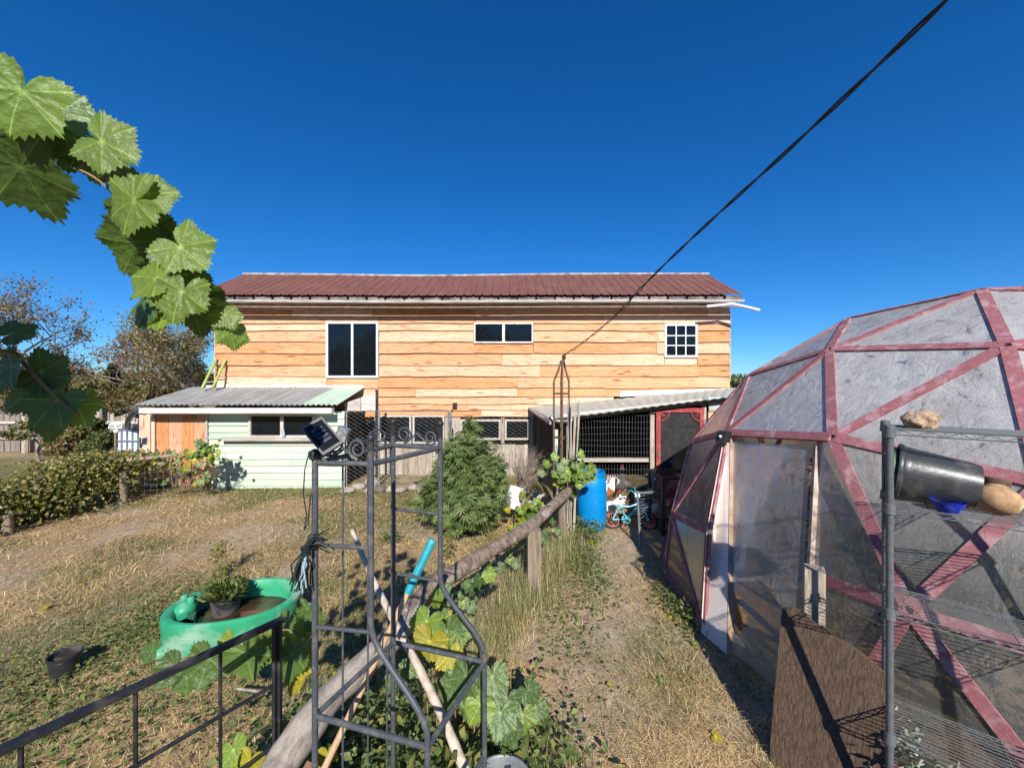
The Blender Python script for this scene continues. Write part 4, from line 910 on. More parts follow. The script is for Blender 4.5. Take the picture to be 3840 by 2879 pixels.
YELL = leafmat('grape_leaf_yellow', .35, .35, False, (.34,.30,.025), (1.2,1.1,.3))
LIMEL = leafmat('grape_leaf_lime', .6, .4, False, (.19,.28,.04))
GM = {}
for nm, mt in (('g', GREENL), ('p', PALEL), ('y', YELL), ('l', LIMEL)):
    GM[nm] = []
    for i in range(5): me = grape_mesh(i*7+ord(nm)); me.materials.append(mt); GM[nm].append(me)
GMS = {}
for nm, mt in (('g', GREENL), ('p', PALEL), ('y', YELL), ('l', LIMEL)):
    GMS[nm] = []
    for i in range(4): me = grape_mesh(i*11+ord(nm), 30, 2); me.materials.append(mt); GMS[nm].append(me)
LR = random.Random(21)
def leaf_obj(parent, me, pos, tip, n, s_):
    n = Vector(n).normalized(); tip = Vector(tip); tip = tip-n*tip.dot(n); tip.normalize(); b = n.cross(tip)
    Mx = Matrix((tip, b, n)).transposed().to_4x4(); o = bpy.data.objects.new('leaf', me); C.objects.link(o)
    L = parent.location.copy(); o.parent = parent; o.matrix_parent_inverse = Matrix.Translation(-L)
    o.location = Vector(pos)-tip*s_*.25; o.rotation_euler = Mx.to_euler(); o.scale = (s_, s_, s_); return o
def px_leaf(parent, u, v, y, size, ang, n=(0,-1,.35), k='g', far=False):
    """a leaf centred on a pixel at depth y; ang = direction of its tip in the picture, 0 right, 90 down"""
    p = P(u, v, y); a = R_(ang); tip = Vector((math.cos(a), 0, -math.sin(a))); 
    me = LR.choice((GMS if far else GM)[k]); return leaf_obj(parent, me, p, tip, n, size*.5*y/FPX)
CANE = M('vine_cane', (.30,.19,.09), (.18,.11,.05), scale=20, rough=.8)
# overhanging vine at the left
vine = thing('grape_vine', 'grape vine shoot with big leaves hanging across the sky', 'vine', P(-150,700,.9))
YV = .9
st_ = [P(-260,420,.95), P(-60,520,.92), P(140,570,.9), P(290,640,.9), P(430,800,.9), P(530,930,.9), P(600,1040,.9), P(680,1130,.91), P(790,1170,.92), P(850,1230,.93)]
st_ = [p*1.0+Vector((0,.05,0)) for p in st_]; k = MB(); k.tube(cat_rom(st_, 6), list(np.linspace(.0032,.0012, 55)), 8); k.build('cane', CANE, vine, smooth=True)
F_ = (-.1,-.85,.5); Rt = (.35,-.75,.45); UP = (.05,.35,.95); UL = (-.2,.25,.95)
for (u, v, y, s_, a, n, kk) in [
    (60,385,.86,380,115,(.35,-.9,-.15),'p'), (235,450,.93,290,65,(.45,-.75,.25),'g'), (415,548,.88,290,25,(.15,-.95,.12),'p'), (120,690,.95,430,85,(.05,-.72,-.5),'g'), (255,570,.95,240,120,(.2,-.6,-.6),'g'),
    (470,765,.87,310,165,(-.1,-.98,.05),'l'), (585,725,.885,210,-15,(.3,-.9,.15),'p'), (455,670,.93,250,200,(-.2,-.5,-.75),'g'), (400,640,.94,180,150,(.1,-.6,-.6),'g'), (500,945,.95,300,125,(.1,-.75,-.5),'g'), (590,880,.94,220,80,(.2,-.6,-.6),'g'),
    (700,950,.88,270,45,(.2,-.95,.15),'p'), (610,930,.93,230,110,(.5,-.8,.1),'g'), (560,1045,.88,270,190,(-.15,-.9,.4),'l'), (670,1125,.86,270,100,(.1,-.95,.25),'l'), (545,1140,.91,250,170,(-.35,-.85,.2),'g'), (595,1175,.9,230,140,(-.2,-.9,.4),'l'),
    (735,1195,.93,230,100,(.1,-.7,-.6),'g'), (770,1125,.94,220,50,(.25,-.65,-.6),'g'), (850,1195,.91,140,60,(.3,-.85,.4),'l'), (870,1265,.92,150,80,(.75,-.6,.2),'l'), (640,1000,.96,230,60,(.2,-.6,-.6),'g'), (330,600,.96,240,100,(.1,-.7,-.5),'g'), (10,560,.96,300,100,(0,-.6,-.6),'g'), (150,500,.96,260,70,(.1,-.7,-.5),'g'), (520,840,.96,240,90,(0,-.7,-.5),'g'), (700,1060,.96,230,120,(0,-.7,-.5),'g')]:
    lo_ = px_leaf(vine, u, v, y, s_*1.0, a, n, kk); q_ = min(cat_rom(st_, 6), key=lambda p: (p-lo_.location).length)
    k = MB(); k.tube([lo_.location.copy(), lo_.location.lerp(q_, .5)+Vector((0,.01,-.006)), q_], [.0011,.0014,.0016], 6); k.build('stalk', CANE, vine, smooth=True)
# shaded shoot low at the left edge
vine2 = thing('grape_vine', 'dark shaded grape leaves hanging at the left before the fence', 'vine', P(-100,1450,.8))
k = MB(); k.tube([P(-220,1250,.82), P(60,1330,.8), P(190,1470,.8), P(300,1560,.8)], [.005,.004,.003,.002], 8); k.build('cane', CANE, vine2, smooth=True)
for (u, v, y, s_, a, n, kk) in [(70,1240,.80,170,-60,(.3,-.7,.6),'g'), (40,1330,.82,260,80,(.1,.3,.9),'g'), (30,1400,.8,240,120,(-.3,-.9,.2),'g'), (185,1405,.81,230,20,(.25,-.9,.2),'g'), (190,1530,.8,290,120,(0,-.95,.25),'g'), (300,1535,.82,190,60,(.3,-.85,.3),'l'), (180,1580,.83,240,95,(-.1,-.95,.1),'g'), (100,1480,.84,260,140,(0,-.9,.1),'g')]:
    px_leaf(vine2, u, v, y, s_, a, n, kk)
# unseen leaves added outside the frame to shade this shoot and block sky
shade_vine = thing('grape_vine', 'unseen grape leaves added beside the viewpoint to cast shade', 'vine', (-1.6, .2, 2.4))
k = MB(); k.tube([(-1.9,-.3,2.0), (-1.5,.1,2.6), (-1.2,.45,2.75)], .006, 8); k.build('cane', CANE, shade_vine, smooth=True)
for i in range(26):
    c = P(LR.uniform(0,330), LR.uniform(1180,1620), .8) + SUN*LR.uniform(.30,.5)
    leaf_obj(shade_vine, LR.choice(GM['g']), c, (LR.uniform(-1,1), LR.uniform(-.3,.3), -1), SUN+Vector((LR.uniform(-.3,.3), 0, LR.uniform(-.3,.3))), .085)

for i in range(70): _y = LR.uniform(.3,.8); leaf_obj(shade_vine, LR.choice(GM['g']), (-(1.5*_y+.16+LR.uniform(0,.4)), _y, LR.uniform(2.0,3.0)), (LR.uniform(-1,1), LR.uniform(-.4,.4), -1), (LR.uniform(.4,1), LR.uniform(-.6,.2), LR.uniform(0,.6)), .085)
# ================================================================ CHAIN LINK, STONES
def chain(x0, x1, z0, z1, yf, pitch=.075, r=.0026):
    mb = MB(); n = int((x1-x0)/pitch); h = pitch*.62
    for i in range(n+1):
        pts = []; z = z0; s_ = 1 if i % 2 else -1; j = 0; xc = x0+i*pitch
        while z < z1: pts.append((xc+(pitch/2)*(1 if (i+j) % 2 else -1)*1.0, yf(xc)+.004*(1 if j % 2 else -1), z)); z += h; j += 1
        mb.tube(pts, r, 3, cap=False)
    return mb
cf = thing('chain_link_fence', 'galvanised chain link fence between the shed and the planks', 'fence', (-2.7, 9.0, 0))
chain(X_(1296,9.0), X_(1680,9.0), .02, 1.75, lambda x: 9.0+.02*math.sin(x*3)).build('mesh', WIRE, cf, kind='stuff')
for u in (1298, 1420, 1682): k = MB(); k.tube([(X_(u,9.02), 9.03, -.02), (X_(u,9.02), 9.03, 1.78)], .024, 8); k.build('post', GALV, cf, smooth=True)
k = MB(); k.tube([(X_(1298,9.02), 9.03, 1.76), (X_(1682,9.02), 9.03, 1.76)], .008, 6); k.build('top_wire', GALV, cf, smooth=True)
cf2 = thing('chain_link_fence', 'chain link fence in front of the grey blinds window by the chicken run', 'fence', (-.4, 9.5, 0))
chain(X_(1690,9.5), X_(2045,9.5), .02, 1.66, lambda x: 9.5+.02*math.sin(x*3)).build('mesh', WIRE, cf2, kind='stuff')
for u in (1690, 2046): k = MB(); k.tube([(X_(u,9.5), 9.53, -.02), (X_(u,9.5), 9.53, 1.7)], .024, 8); k.build('post', GALV, cf2, smooth=True)
for i, (u, v, sx, sz, lb) in enumerate([(1300,1838,.17,.08,'low flat grey stone at the foot of the chain link post'), (1345,1822,.16,.08,'long pale stone lying second in the row from the shed corner'), (1388,1838,.13,.07,'low dusty stone in front of the tall white stone'), (1395,1812,.17,.13,'tall whitish stone in the row before the planks'), (1430,1834,.11,.09,'dark brown rounded stone in the row before the planks'), (1462,1832,.10,.07,'small tan stone beside the dark rounded stone'), (1500,1833,.17,.055,'long flat buff stone in the row before the planks'), (1550,1826,.13,.08,'greyish boulder at the bush end of the stone row'), (1578,1834,.09,.05,'small brownish stone nearest the bush in the row')]):
    y = 2.4*FPX/(v+8-CV); V, F = blob('s', None, (sx,.13,sz), 30+i, None, .3, 2, flatb=.6); k = MB(); k.add([v_+Vector((X_(u,y), y, sz*.5)) for v_ in V], F)
    o = k.build('stone', M('dark_stone', (.20,.16,.13), (.10,.08,.06), scale=14, rough=.95) if 'dark brown' in lb else ROCK, smooth=True); tag(o, lb, 'stone', 'row of stones before the barn')
for i, (u, v, y, sx, lb) in enumerate([(2015,1862,6.9,.13,'tan stone on top of the rubble beside the bush'), (2000,1893,6.8,.16,'broad brown stone at the base of the rubble beside the bush'), (2040,1900,6.6,.12,'grey stone in the rubble next to the log rail')]):
    V, F = blob('s', None, (sx,.12,sx*.7), 60+i, None, .35, 2); k = MB(); q = P(u, v, y); k.add([v_+Vector((q.x, q.y, max(q.z, sx*.5))) for v_ in V], F); tag(k.build('stone', ROCK, smooth=True), lb, 'stone', 'rubble heap by the log rail')

# ================================================================ BUCKET, DRY BRUSH
bk = thing('bucket', 'scuffed white plastic bucket tipped over beside the leafy bush', 'bucket', P(1930,1900,6.7))
bm_ = Matrix.Rotation(R_(14), 3, 'Y') @ Matrix.Rotation(R_(-18), 3, 'X') @ Matrix.Rotation(R_(180), 3, 'X'); bc = P(1938,1826,6.7)
k = MB(); k.lathe([(.001,.0),(.128,0),(.132,.01),(.148,.30),(.155,.30),(.155,.325),(.148,.325),(.150,.345),(.157,.35),(.157,.37),(.148,.37),(.13,.02),(.001,.01)], bc, 28, bm_); k.build('pail', M('scuffed_white_plastic', (.76,.75,.73), (.55,.53,.50), (.35,.33,.32), scale=9, rough=.5, bump=.1), bk, smooth=True)
k = MB(); k.tube([bc+bm_ @ Vector((.16*math.cos(g), .16*math.sin(g)*.3-.12, .31+.05*math.sin(g))) for g in np.linspace(0, math.pi, 12)], .004, 5); k.build('handle', GALV, bk, smooth=True)
brush = thing('dry_shrub', 'leafless grey-brown shrub beside the dark coop wall', 'shrub', Vector((.35,7.6,0))); k = MB(); rb = random.Random(5)
for i in range(170):
    b0_ = Vector((.22+rb.gauss(0,.05), 7.6+rb.gauss(0,.05), .35)); d = Vector((rb.gauss(.25,.45), rb.gauss(0,.35), 1)).normalized(); L = rb.uniform(.5,.95)
    mid = b0_+d*L*.55+Vector((rb.gauss(0,.03),0,0)); tip = b0_+d*L+Vector((rb.gauss(0,.06), rb.gauss(0,.05), -.05)); k.tube([b0_, mid, tip], [.006,.004,.0022], 3, cap=False)
for i in range(8): k.tube([(.2+rb.gauss(0,.03), 7.6, 0), (.22+rb.gauss(0,.05), 7.6, .4)], .01, 5)
k.build('twigs', M('dry_twig', (.34,.27,.21), (.22,.17,.13), scale=9, rough=.9), brush, kind='stuff')

# ================================================================ BUSHES AND TREES
def diamond(w_=.5, l=1.0, bend=.12): return np.array([(0,0,0),(l*.45,w_/2,bend*.6),(l,0,-bend),(l*.45,-w_/2,bend*.6)]), np.array([(0,1,2),(0,2,3)])
def palmate(nl=7, w_=.13):
    V = []; F = []
    for i in range(nl):
        a = R_(-105+210*i/(nl-1)); L = 1-.45*abs(i-(nl-1)/2)/((nl-1)/2)
        for (x, y, z) in ((0,0,0),(L*.5,w_*L*.55,.03),(L,0,-.12),(L*.5,-w_*L*.55,.03)): V.append((x*math.cos(a)-y*math.sin(a), x*math.sin(a)+y*math.cos(a), z))
        o = 4*i; F += [(o,o+1,o+2),(o,o+2,o+3)]
    return np.array(V), np.array(F)
def hemp():
    rng = np.random.default_rng(5); base = np.array((-.72,6.25,0)); H = 1.76
    t = thing('leafy_bush', 'tall dense bush of narrow fingered leaves in the yard', 'bush', Vector(base)); k = MB()
    k.tube([base, base+(.02,.0,.8), base+(.03,0,1.6)], [.03,.02,.006], 6); pos = []; tip = []; nor = []
    for (bx_0, by_0, Hh, rr0, nbr) in ((0,0,H,.62,46), (-.36,-.10,1.12,.50,24), (.36,-.05,1.22,.50,26), (.10,-.38,.95,.48,20), (-.05,.3,1.2,.5,14)):
      for i in range(nbr):
        h = rng.uniform(.05,1)**.9; a = rng.uniform(0, 6.283); env = (rr0*(1-h)**.5+.04)*rng.uniform(.45,1.25)
        o = np.array((math.cos(a), math.sin(a)*.9, 0)); p0 = base+np.array((bx_0*min(1,h*2.5),by_0*min(1,h*2.5),h*Hh*.88)); p1 = p0+o*env*.9+np.array((0,0,.16*env+.10))
        k.tube([p0, (p0+p1)/2+np.array((0,0,.03)), p1], [.008,.006,.003], 4, cap=False)
        for j in range(int(24+46*env)):
            f = rng.uniform(.4,1.05); q = p0+(p1-p0)*f+rng.normal(0,.06,3); d = o*.8+rng.normal(0,.55,3); d[2] = d[2]*.5-.25
            pos.append(q); tip.append(d); nor.append(np.array((o[0]*.5, o[1]*.5-.25, 1))+rng.normal(0,.35,3))
    for j in range(60): pos.append(base+np.array((.03,0,1.5+.28*rng.random()))+rng.normal(0,.04,3)*(1.2,1.2,1)); tip.append(rng.normal(0,.6,3)+np.array((0,0,.5))); nor.append(np.array((0,-.6,.8))+rng.normal(0,.4,3))
    k.build('stem', M('bush_stem', (.13,.15,.06), (.07,.08,.03), scale=12), t)
    pos = np.array(pos); n = len(pos); c = pick([(.13,.195,.06),(.17,.24,.07),(.11,.17,.065),(.21,.28,.09),(.23,.27,.11)], n, .18, rng)
    TV, TF = palmate(7, .17); V, F, cc = inst(TV, TF, pos, frames(np.array(tip), np.array(nor)), rng.uniform(.085,.145,n), c); mass('foliage', V, F, cc, LEAFA, t)
hemp()
def leaf_clump(name, label, cat, loc, pts, size, cols, stems=None, seed=0, group=None, w_=.55, up=(0,-.4,.9), stemmat=None):
    rng = np.random.default_rng(seed); t = thing(name, label, cat, loc, group); pts = np.array(pts); n = len(pts); TV, TF = diamond(w_)
    V, F, cc = inst(TV, TF, pts, frames(unit(n, rng)+np.array((0,0,-.1)), unit(n, rng)*.8+np.array(up)), rng.uniform(*size, n), pick(cols, n, .18, rng)); mass('foliage', V, F, cc, LEAFA, t)
    if stems: stems.build('stem', stemmat or TRUNK, t)
    return t
def tree(name, label, loc, h, spread, cols, nleaf, size, seed, cat='tree', levels=5, trunk=.12, dense=1.0, group=None, upb=.25, twig=1.0, lean=0):
    rg = random.Random(seed); t = thing(name, label, cat, loc, group); k = MB(); tips = []; base = Vector(loc)
    def grow(p, d, L, r, lv):
        q = p+d*L*.55+Vector((rg.gauss(0,.06*L), rg.gauss(0,.06*L), 0)); e = p+d*L+Vector((rg.gauss(0,.08*L), rg.gauss(0,.08*L), rg.gauss(0,.05*L)))
        k.tube([p, q, e], [r, r*.8, r*.6], 6 if lv < 2 else 3, cap=False)
        if lv >= levels: tips.append(e); tips.append(q); return
        if lv >= levels-2: tips.append(e)
        for i in range(rg.choice((2,3,3)) if lv else rg.choice((3,4,4))):
            nd = (d*(.75 if lv else .8)+Vector((rg.gauss(0,.55)*spread, rg.gauss(0,.55)*spread, rg.gauss(upb,.3)))).normalized(); grow(e if i else q.lerp(e, .5), nd, L*rg.uniform(.62,.85), r*rg.uniform(.5,.68)*twig, lv+1)
    grow(base-Vector((0,0,.1)), Vector((lean, 0, 1)).normalized(), h*.27, trunk, 0)
    zmax = max(p.z for p in tips)-base.z; f = h/zmax
    k.V = [(base.x+(x-base.x)*f, base.y+(y-base.y)*f, base.z+(z-base.z)*f) for x, y, z in k.V]; tips = [base+(p-base)*f for p in tips]
    k.build('trunk', TRUNK, t)
    if nleaf:
        rng = np.random.default_rng(seed); T = np.array(tips); idx = rng.integers(0, len(T), nleaf); pos = T[idx]+rng.normal(0, .05*h*dense*.5, (nleaf,3))
        TV, TF = diamond(.6); V, F, cc = inst(TV, TF, pos, frames(unit(nleaf, rng), unit(nleaf, rng)+np.array((0,-.3,.5))), rng.uniform(*size, nleaf), pick(cols, nleaf, .22, rng)); mass('crown', V, F, cc, LEAFA, t)
    return t
AUT = [(.17,.16,.06),(.26,.17,.085),(.34,.21,.12),(.20,.19,.07)]; GRN = [(.085,.12,.04),(.12,.15,.05),(.15,.17,.06)]; YG = [(.30,.26,.10),(.24,.22,.08),(.33,.26,.12)]
tree('bare_tree', 'tall half-bare tree with sparse rusty leaves beyond the fence', (X_(20,20), 20, 0), 8.3, .95, AUT+[(.22,.10,.06)], 2600, (.10,.2), 3, levels=6, trunk=.2, upb=.2)
tree('bare_tree', 'thin bare tree with few brown leaves behind the tall half-bare tree', (X_(180,24), 24, 0), 5.0, 1.0, AUT, 2200, (.10,.2), 8, levels=6, trunk=.12)
tree('shrubby_tree', 'dense twiggy tree with yellowing leaves beside the barn gable', (X_(735,13.5), 13.5, 0), 4.6, .85, YG, 9000, (.05,.10), 5, levels=7, trunk=.11, upb=.3)
tree('shrubby_tree', 'pinkish bare shrub tree left of the twiggy tree by the barn', (X_(600,15), 15, 0), 4.7, 1.0, [(.30,.17,.12),(.26,.15,.09),(.20,.13,.08)], 3600, (.06,.13), 12, levels=7, trunk=.10, upb=.2)
tree('shrub', 'brown-leaved shrub crowding behind the shed roof', (X_(560,13), 13, 0), 2.5, 1.3, [(.24,.17,.08),(.18,.14,.06),(.15,.15,.05)], 7000, (.06,.12), 14, 'shrub', levels=5, trunk=.07, group='shrubs behind the fence')
tree('shrub', 'olive shrub above the weathered fence left of the brown shrub', (X_(360,17), 17, 0), 2.7, 1.4, YG+GRN, 8000, (.08,.16), 15, 'shrub', levels=5, trunk=.07, group='shrubs behind the fence')
tree('shrub', 'yellow-green shrub under the tall half-bare tree', (X_(60,15), 15, 0), 2.9, 1.2, GRN+YG, 9000, (.08,.15), 16, 'shrub', levels=5, trunk=.08, group='shrubs behind the fence')
tree('shrub', 'low green bush in front of the weathered fence', (X_(335,11.8), 11.8, 0), 1.35, 1.2, GRN, 6000, (.05,.11), 17, 'shrub', levels=4, trunk=.04, group='shrubs behind the fence')
tree('shrub', 'rambling olive bush half hiding the board fence', (X_(150,12), 12, 0), 1.5, 1.3, GRN+YG, 7000, (.05,.11), 27, 'shrub', levels=4, trunk=.04, group='shrubs behind the fence')
tree('shrub', 'ragged brownish bush below the hanging grape leaves', (X_(235,11.2), 11.2, 0), 1.1, 1.4, YG+AUT, 5000, (.05,.10), 28, 'shrub', levels=4, trunk=.04, group='shrubs behind the fence')
tree('shrub', 'dark green bush beside the water tank', (X_(390,10.6), 10.6, 0), 1.1, 1.2, GRN, 5000, (.05,.10), 18, 'shrub', levels=4, trunk=.04, group='shrubs behind the fence')
# spruce
sp_ = thing('spruce_tree', 'small dark blue-green spruce beyond the shrubs', 'tree', (X_(425,24), 24, 0)); rng = np.random.default_rng(9); k = MB(); b = Vector((X_(425,24), 24, 0)); k.tube([b, b+Vector((0,0,3.6))], [.12,.02], 6); k.build('trunk', TRUNK, sp_)
n = 9000; h = rng.uniform(.12,1,n); a = rng.uniform(0,6.283,n); rr = 1.25*(1-h)*np.sqrt(rng.uniform(.15,1,n))*(.75+.25*np.sin(h*60)); pos = np.stack([b.x+rr*np.cos(a), b.y+rr*np.sin(a), 3.7*h-rr*.2], 1); TV, TF = diamond(.22)
V, F, cc = inst(TV, TF, pos, frames(np.stack([np.cos(a), np.sin(a), -.15+0*a], 1)+rng.normal(0,.3,(n,3)), np.tile((0,0,1.0),(n,1))), rng.uniform(.12,.28,n), pick([(.03,.055,.035),(.045,.07,.04)], n, .2, rng)); mass('crown', V, F, cc, LEAFA, sp_)
# far tree line reading as one mass
rng = np.random.default_rng(4); n = 26000; X = rng.uniform(-150, -12, n); Y = 70+rng.uniform(0, 10, n)
top_ = 3.0+2.6*vnoise(X, X*0, 7, 2)+1.2*vnoise(X, X*0, 2.2, 3); Zt = rng.uniform(0,1,n)**.7*top_; TV, TF = diamond(.7); V, F, cc = inst(TV, TF, np.stack([X,Y,Zt],1), frames(unit(n,rng), unit(n,rng)+np.array((0,-.5,.5))), rng.uniform(.4,.9,n), pick(GRN+AUT, n, .2, rng)); mass('far_woods', V, F, cc, LEAFA)
X = rng.uniform(20, 60, 6000); Y = 75+rng.uniform(0,10,6000); top_ = 2.6+1.6*vnoise(X, X*0, 4, 2); Zt = rng.uniform(0,1,6000)**.7*top_; V, F, cc = inst(TV, TF, np.stack([X,Y,Zt],1), frames(unit(6000,rng), unit(6000,rng)+np.array((0,-.5,.5))), rng.uniform(.4,.9,6000), pick(GRN, 6000, .2, rng)); mass('far_woods', V, F, cc, LEAFA)
n = 9000; X = rng.uniform(-60, 60, n); Y = -38-rng.uniform(0, 8, n); top_ = 6+4*vnoise(X, X*0, 9, 2)+2*vnoise(X, X*0, 3, 3); Zt = rng.uniform(0,1,n)**.8*top_; V, F, cc = inst(TV, TF, np.stack([X,Y,Zt],1), frames(unit(n,rng), unit(n,rng)), rng.uniform(1.0,2.0,n), pick(GRN, n, .2, rng)); mass('far_woods', V, F, cc, LEAFA)
# weathered board fence
bf = thing('board_fence', 'old grey board fence with gaps beyond the yard', 'fence', (X_(250,13.6), 13.6, 0)); rf = random.Random(11); x = X_(-160,13.6)
while x < X_(545,13.6):
    w_ = rf.uniform(.13,.2); y = 13.6+.02*rf.random(); h = 1.32+rf.uniform(-.1,.1)+.12*math.sin(x*.7)
    if rf.random() > .06: k = MB(); k.prism([(x,y,0),(x+w_,y,0),(x+w_+rf.uniform(-.02,.02),y,h),(x+rf.uniform(-.02,.02),y,h-.04)], (0,.02,0)); k.build('board', M('grey_fence_board', (.36,.30,.25), (.20,.165,.135), scale=6, stretch=(5,5,.5), rough=.95, bump=.4, hue=.3, rand=8), bf)
    x += w_+rf.uniform(.005,.05)
for z in (.45, 1.0): k = MB(); k.box(X_(-160,13.6), X_(545,13.6), 13.53, 13.59, z, z+.09); k.build('rail', WEATHX, bf)
for u in (95, 255, 372): k = MB(); k.tube([(X_(u,13.4), 13.4, 0), (X_(u,13.4), 13.4, 1.65)], .09, 8); k.build('post', WEATH, bf, smooth=True)
# vine-covered wire fence along the left side
hv = thing('vine_hedge', 'thicket of yellowing grape vines over a wire fence', 'hedge', (-8.1, 7.2, 0)); rng = np.random.default_rng(31); n = 24000
tt = rng.uniform(0,1,n); base = np.stack([-8.75+.55*tt, 5.7+2.7*tt], 1); off = rng.normal(0,.30,(n,2)); hh = .84*rng.uniform(0.02,1,n)**.65*(.70+.55*vnoise(tt*9, tt*0, 1, 5)+.2*vnoise(tt*25, tt*0, 1, 6)-.12*(tt > .8)); keep = (vnoise(tt*14, hh*4, 1, 8)+rng.normal(0,.1,n) > .30) & ~((tt > .72) & (hh < .45) & (rng.random(n) < .75))
pos = np.stack([base[:,0]+off[:,0], base[:,1]+off[:,1], hh], 1)[keep]; n = len(pos); TV, TF = diamond(.8)
V, F, cc = inst(TV, TF, pos, frames(unit(n,rng)+np.array((0,0,-.4)), unit(n,rng)+np.array((.3,-.8,.6))), rng.uniform(.03,.085,n), pick([(.12,.15,.045),(.16,.19,.05),(.21,.21,.06),(.36,.30,.07),(.10,.12,.04),(.30,.22,.09)], n, .2, rng)); mass('foliage', V, F, cc, LEAFA, hv)
k = MB(); rb = random.Random(8)
for i in range(60): t_ = rb.random(); p = Vector((-8.75+.55*t_, 5.7+2.7*t_, 0)); k.tube([p, p+Vector((rb.gauss(0,.15), rb.gauss(0,.2), .45)), p+Vector((rb.gauss(0,.3), rb.gauss(0,.35), rb.uniform(.7,1.1)))], [.012,.008,.004], 4)
k.build('stem', M('vine_wood', (.17,.12,.08), scale=14), hv, kind='stuff')
for (u, v, y, lb) in ((28,1930,6.15,'short bleached post at the end of the vine hedge'), (437,1760,7.9,'squat dark post at the vine hedge corner'), (462,1768,7.7,'stout grey post next to the squat dark post')):
    q = P(u, v, y); k = MB(); k.tube([(q.x, q.y, -.03), (q.x+.01, q.y, max(q.z, .3))], [.07,.06], 9); tag(k.build('fence_post', POSTM, smooth=True), lb, 'post')
gf = grid(0, 1.9, .05, .9, .11, .12, 0, .003); gf.V = [(-8.15+v[0], 7.95+.25*v[0], v[2]) for v in gf.V]; tag(gf.build('wire_fence', WIRE), 'rusty wire mesh fence in front of the orange shed door', 'fence')
lr = log('log_rail', 'thin peeled pole rail crossing before the orange shed door', [P(480,1725,7.95), P(620,1712,8.1), P(770,1694,8.25)], [.045,.042,.04], M('peeled_pole', (.36,.25,.19), (.22,.15,.11), scale=8, rough=.85), 12)
k = MB(); k.tube([P(782,1830,8.3), P(785,1700,8.28)], .05, 8); tag(k.build('fence_post', M('reddish_post', (.28,.17,.12), (.16,.10,.07), scale=8, rough=.9), smooth=True), 'reddish post carrying the thin pole rail by the mint wall', 'post')
pv = thing('grape_vine', 'grape vine sprawling over the thin pole rail by the shed door', 'vine', P(770,1830,8.2)); rb = random.Random(4); k = MB()
for i in range(30): p = P(rb.uniform(640,790), 1826, 8.15); k.tube([p, p+Vector((rb.gauss(.1,.15), 0, rb.uniform(.25,.5))), P(rb.uniform(600,830), rb.uniform(1690,1790), 8.1)], [.01,.007,.004], 4)
k.build('stem', M('vine_wood', (.17,.12,.08), scale=14), pv, kind='stuff')
for i in range(110):
    r = rb.random()
    if r < .55: u, v = rb.gauss(775,28), rb.gauss(1690,20)
    elif r < .8: u, v = rb.uniform(570,800), rb.gauss(1712,14)
    else: u, v = rb.uniform(600,790), rb.uniform(1740,1825)
    px_leaf(pv, u, v, 8.1+rb.uniform(-.15,.1), rb.uniform(18,34), rb.uniform(20,160), (rb.gauss(0,.4),-1,.4), rb.choice('ggly'), True)

# ================================================================ WATER TANK
ibc = thing('water_tank', 'white caged plastic water tote beside the shed', 'tank', (-9.75, 10.2, 0)); ix0, ix1, iy0, iy1 = X_(434,9.7), X_(434,9.7)+1.1, 9.7, 10.7
k = MB(); k.box(ix0+.03, ix1-.03, iy0+.03, iy1-.03, .16, 1.22); o = k.build('bottle', M('tote_plastic', (.62,.68,.76), (.48,.55,.65), scale=2, rough=.5, bump=.05), ibc)
for i in range(9): k = MB(); x = ix0+(ix1-ix0)*i/8; k.tube([(x, iy0, .14), (x, iy0, 1.26)], .012, 6); k.build('cage_bar', GALV, ibc, smooth=True)
for z in (.16,.42,.70,.97,1.25):
    k = MB(); k.tube([(ix0,iy0-.012,z),(ix1,iy0-.012,z),(ix1,iy1,z),(ix0,iy1,z)], .014, 6, closed=True); k.build('cage_bar', GALV, ibc, smooth=True)
for i in range(1,8): k = MB(); y = iy0+(iy1-iy0)*i/8; k.tube([(ix0-.012,y,.14),(ix0-.012,y,1.26)], .012, 6); k.build('cage_bar', GALV, ibc, smooth=True)
for i in range(3): k = MB(); x = ix0+(ix1-ix0)*(.08+.42*i); k.box(x-.07, x+.07, iy0, iy1, 0, .13); k.build('pallet_block', M('pallet_dark', (.06,.05,.045), scale=6), ibc)
k = MB(); k.lathe([(.30,1.22),(.32,1.25),(.30,1.33),(.001,1.36)], ((ix0+ix1)/2-.1, iy0+.4, 0), 20); k.build('cover', BLACKP, ibc, smooth=True)
k = MB(); pp = cat_rom([P(530,1535,8.75), P(505,1545,8.9), P(482,1575,9.2), P(478,1605,9.7)], 10); k.tube(pp, [.05*(1+.12*(i % 2)) for i in range(len(pp))], 10); tag(k.build('drain_hose', BLACKP, smooth=True), 'black corrugated hose from the shed gutter to the water tote', 'hose')
fl_ = thing('floodlight', 'white twin-head floodlight on a thin pole by the water tote', 'light', (X_(440,8.3), 8.3, 0))
k = MB(); k.tube([(X_(433,8.3), 8.3, 0), (X_(433,8.3), 8.3, Z_(1612,8.3))], .02, 8); k.build('pole', POSTM, fl_)
for u in (425, 450): c = P(u, 1597, 8.25); k = MB(); k.obox(c, (.06,.01,.0), (0,.03,.0), (0,.012,.05)); hd_ = k.build('lamp_head', WHITE, fl_); k = MB(); k.obox(c+Vector((0,-.032,-.0)), (.045,.007,0), (0,.004,0), (0,.008,.034)); k.build('lens', flat('lamp_glass', (.35,.36,.35), .2), hd_)
k = MB(); k.ball(P(437,1617,8.27), .05, 10); k.build('sensor', WHITE, fl_, smooth=True)

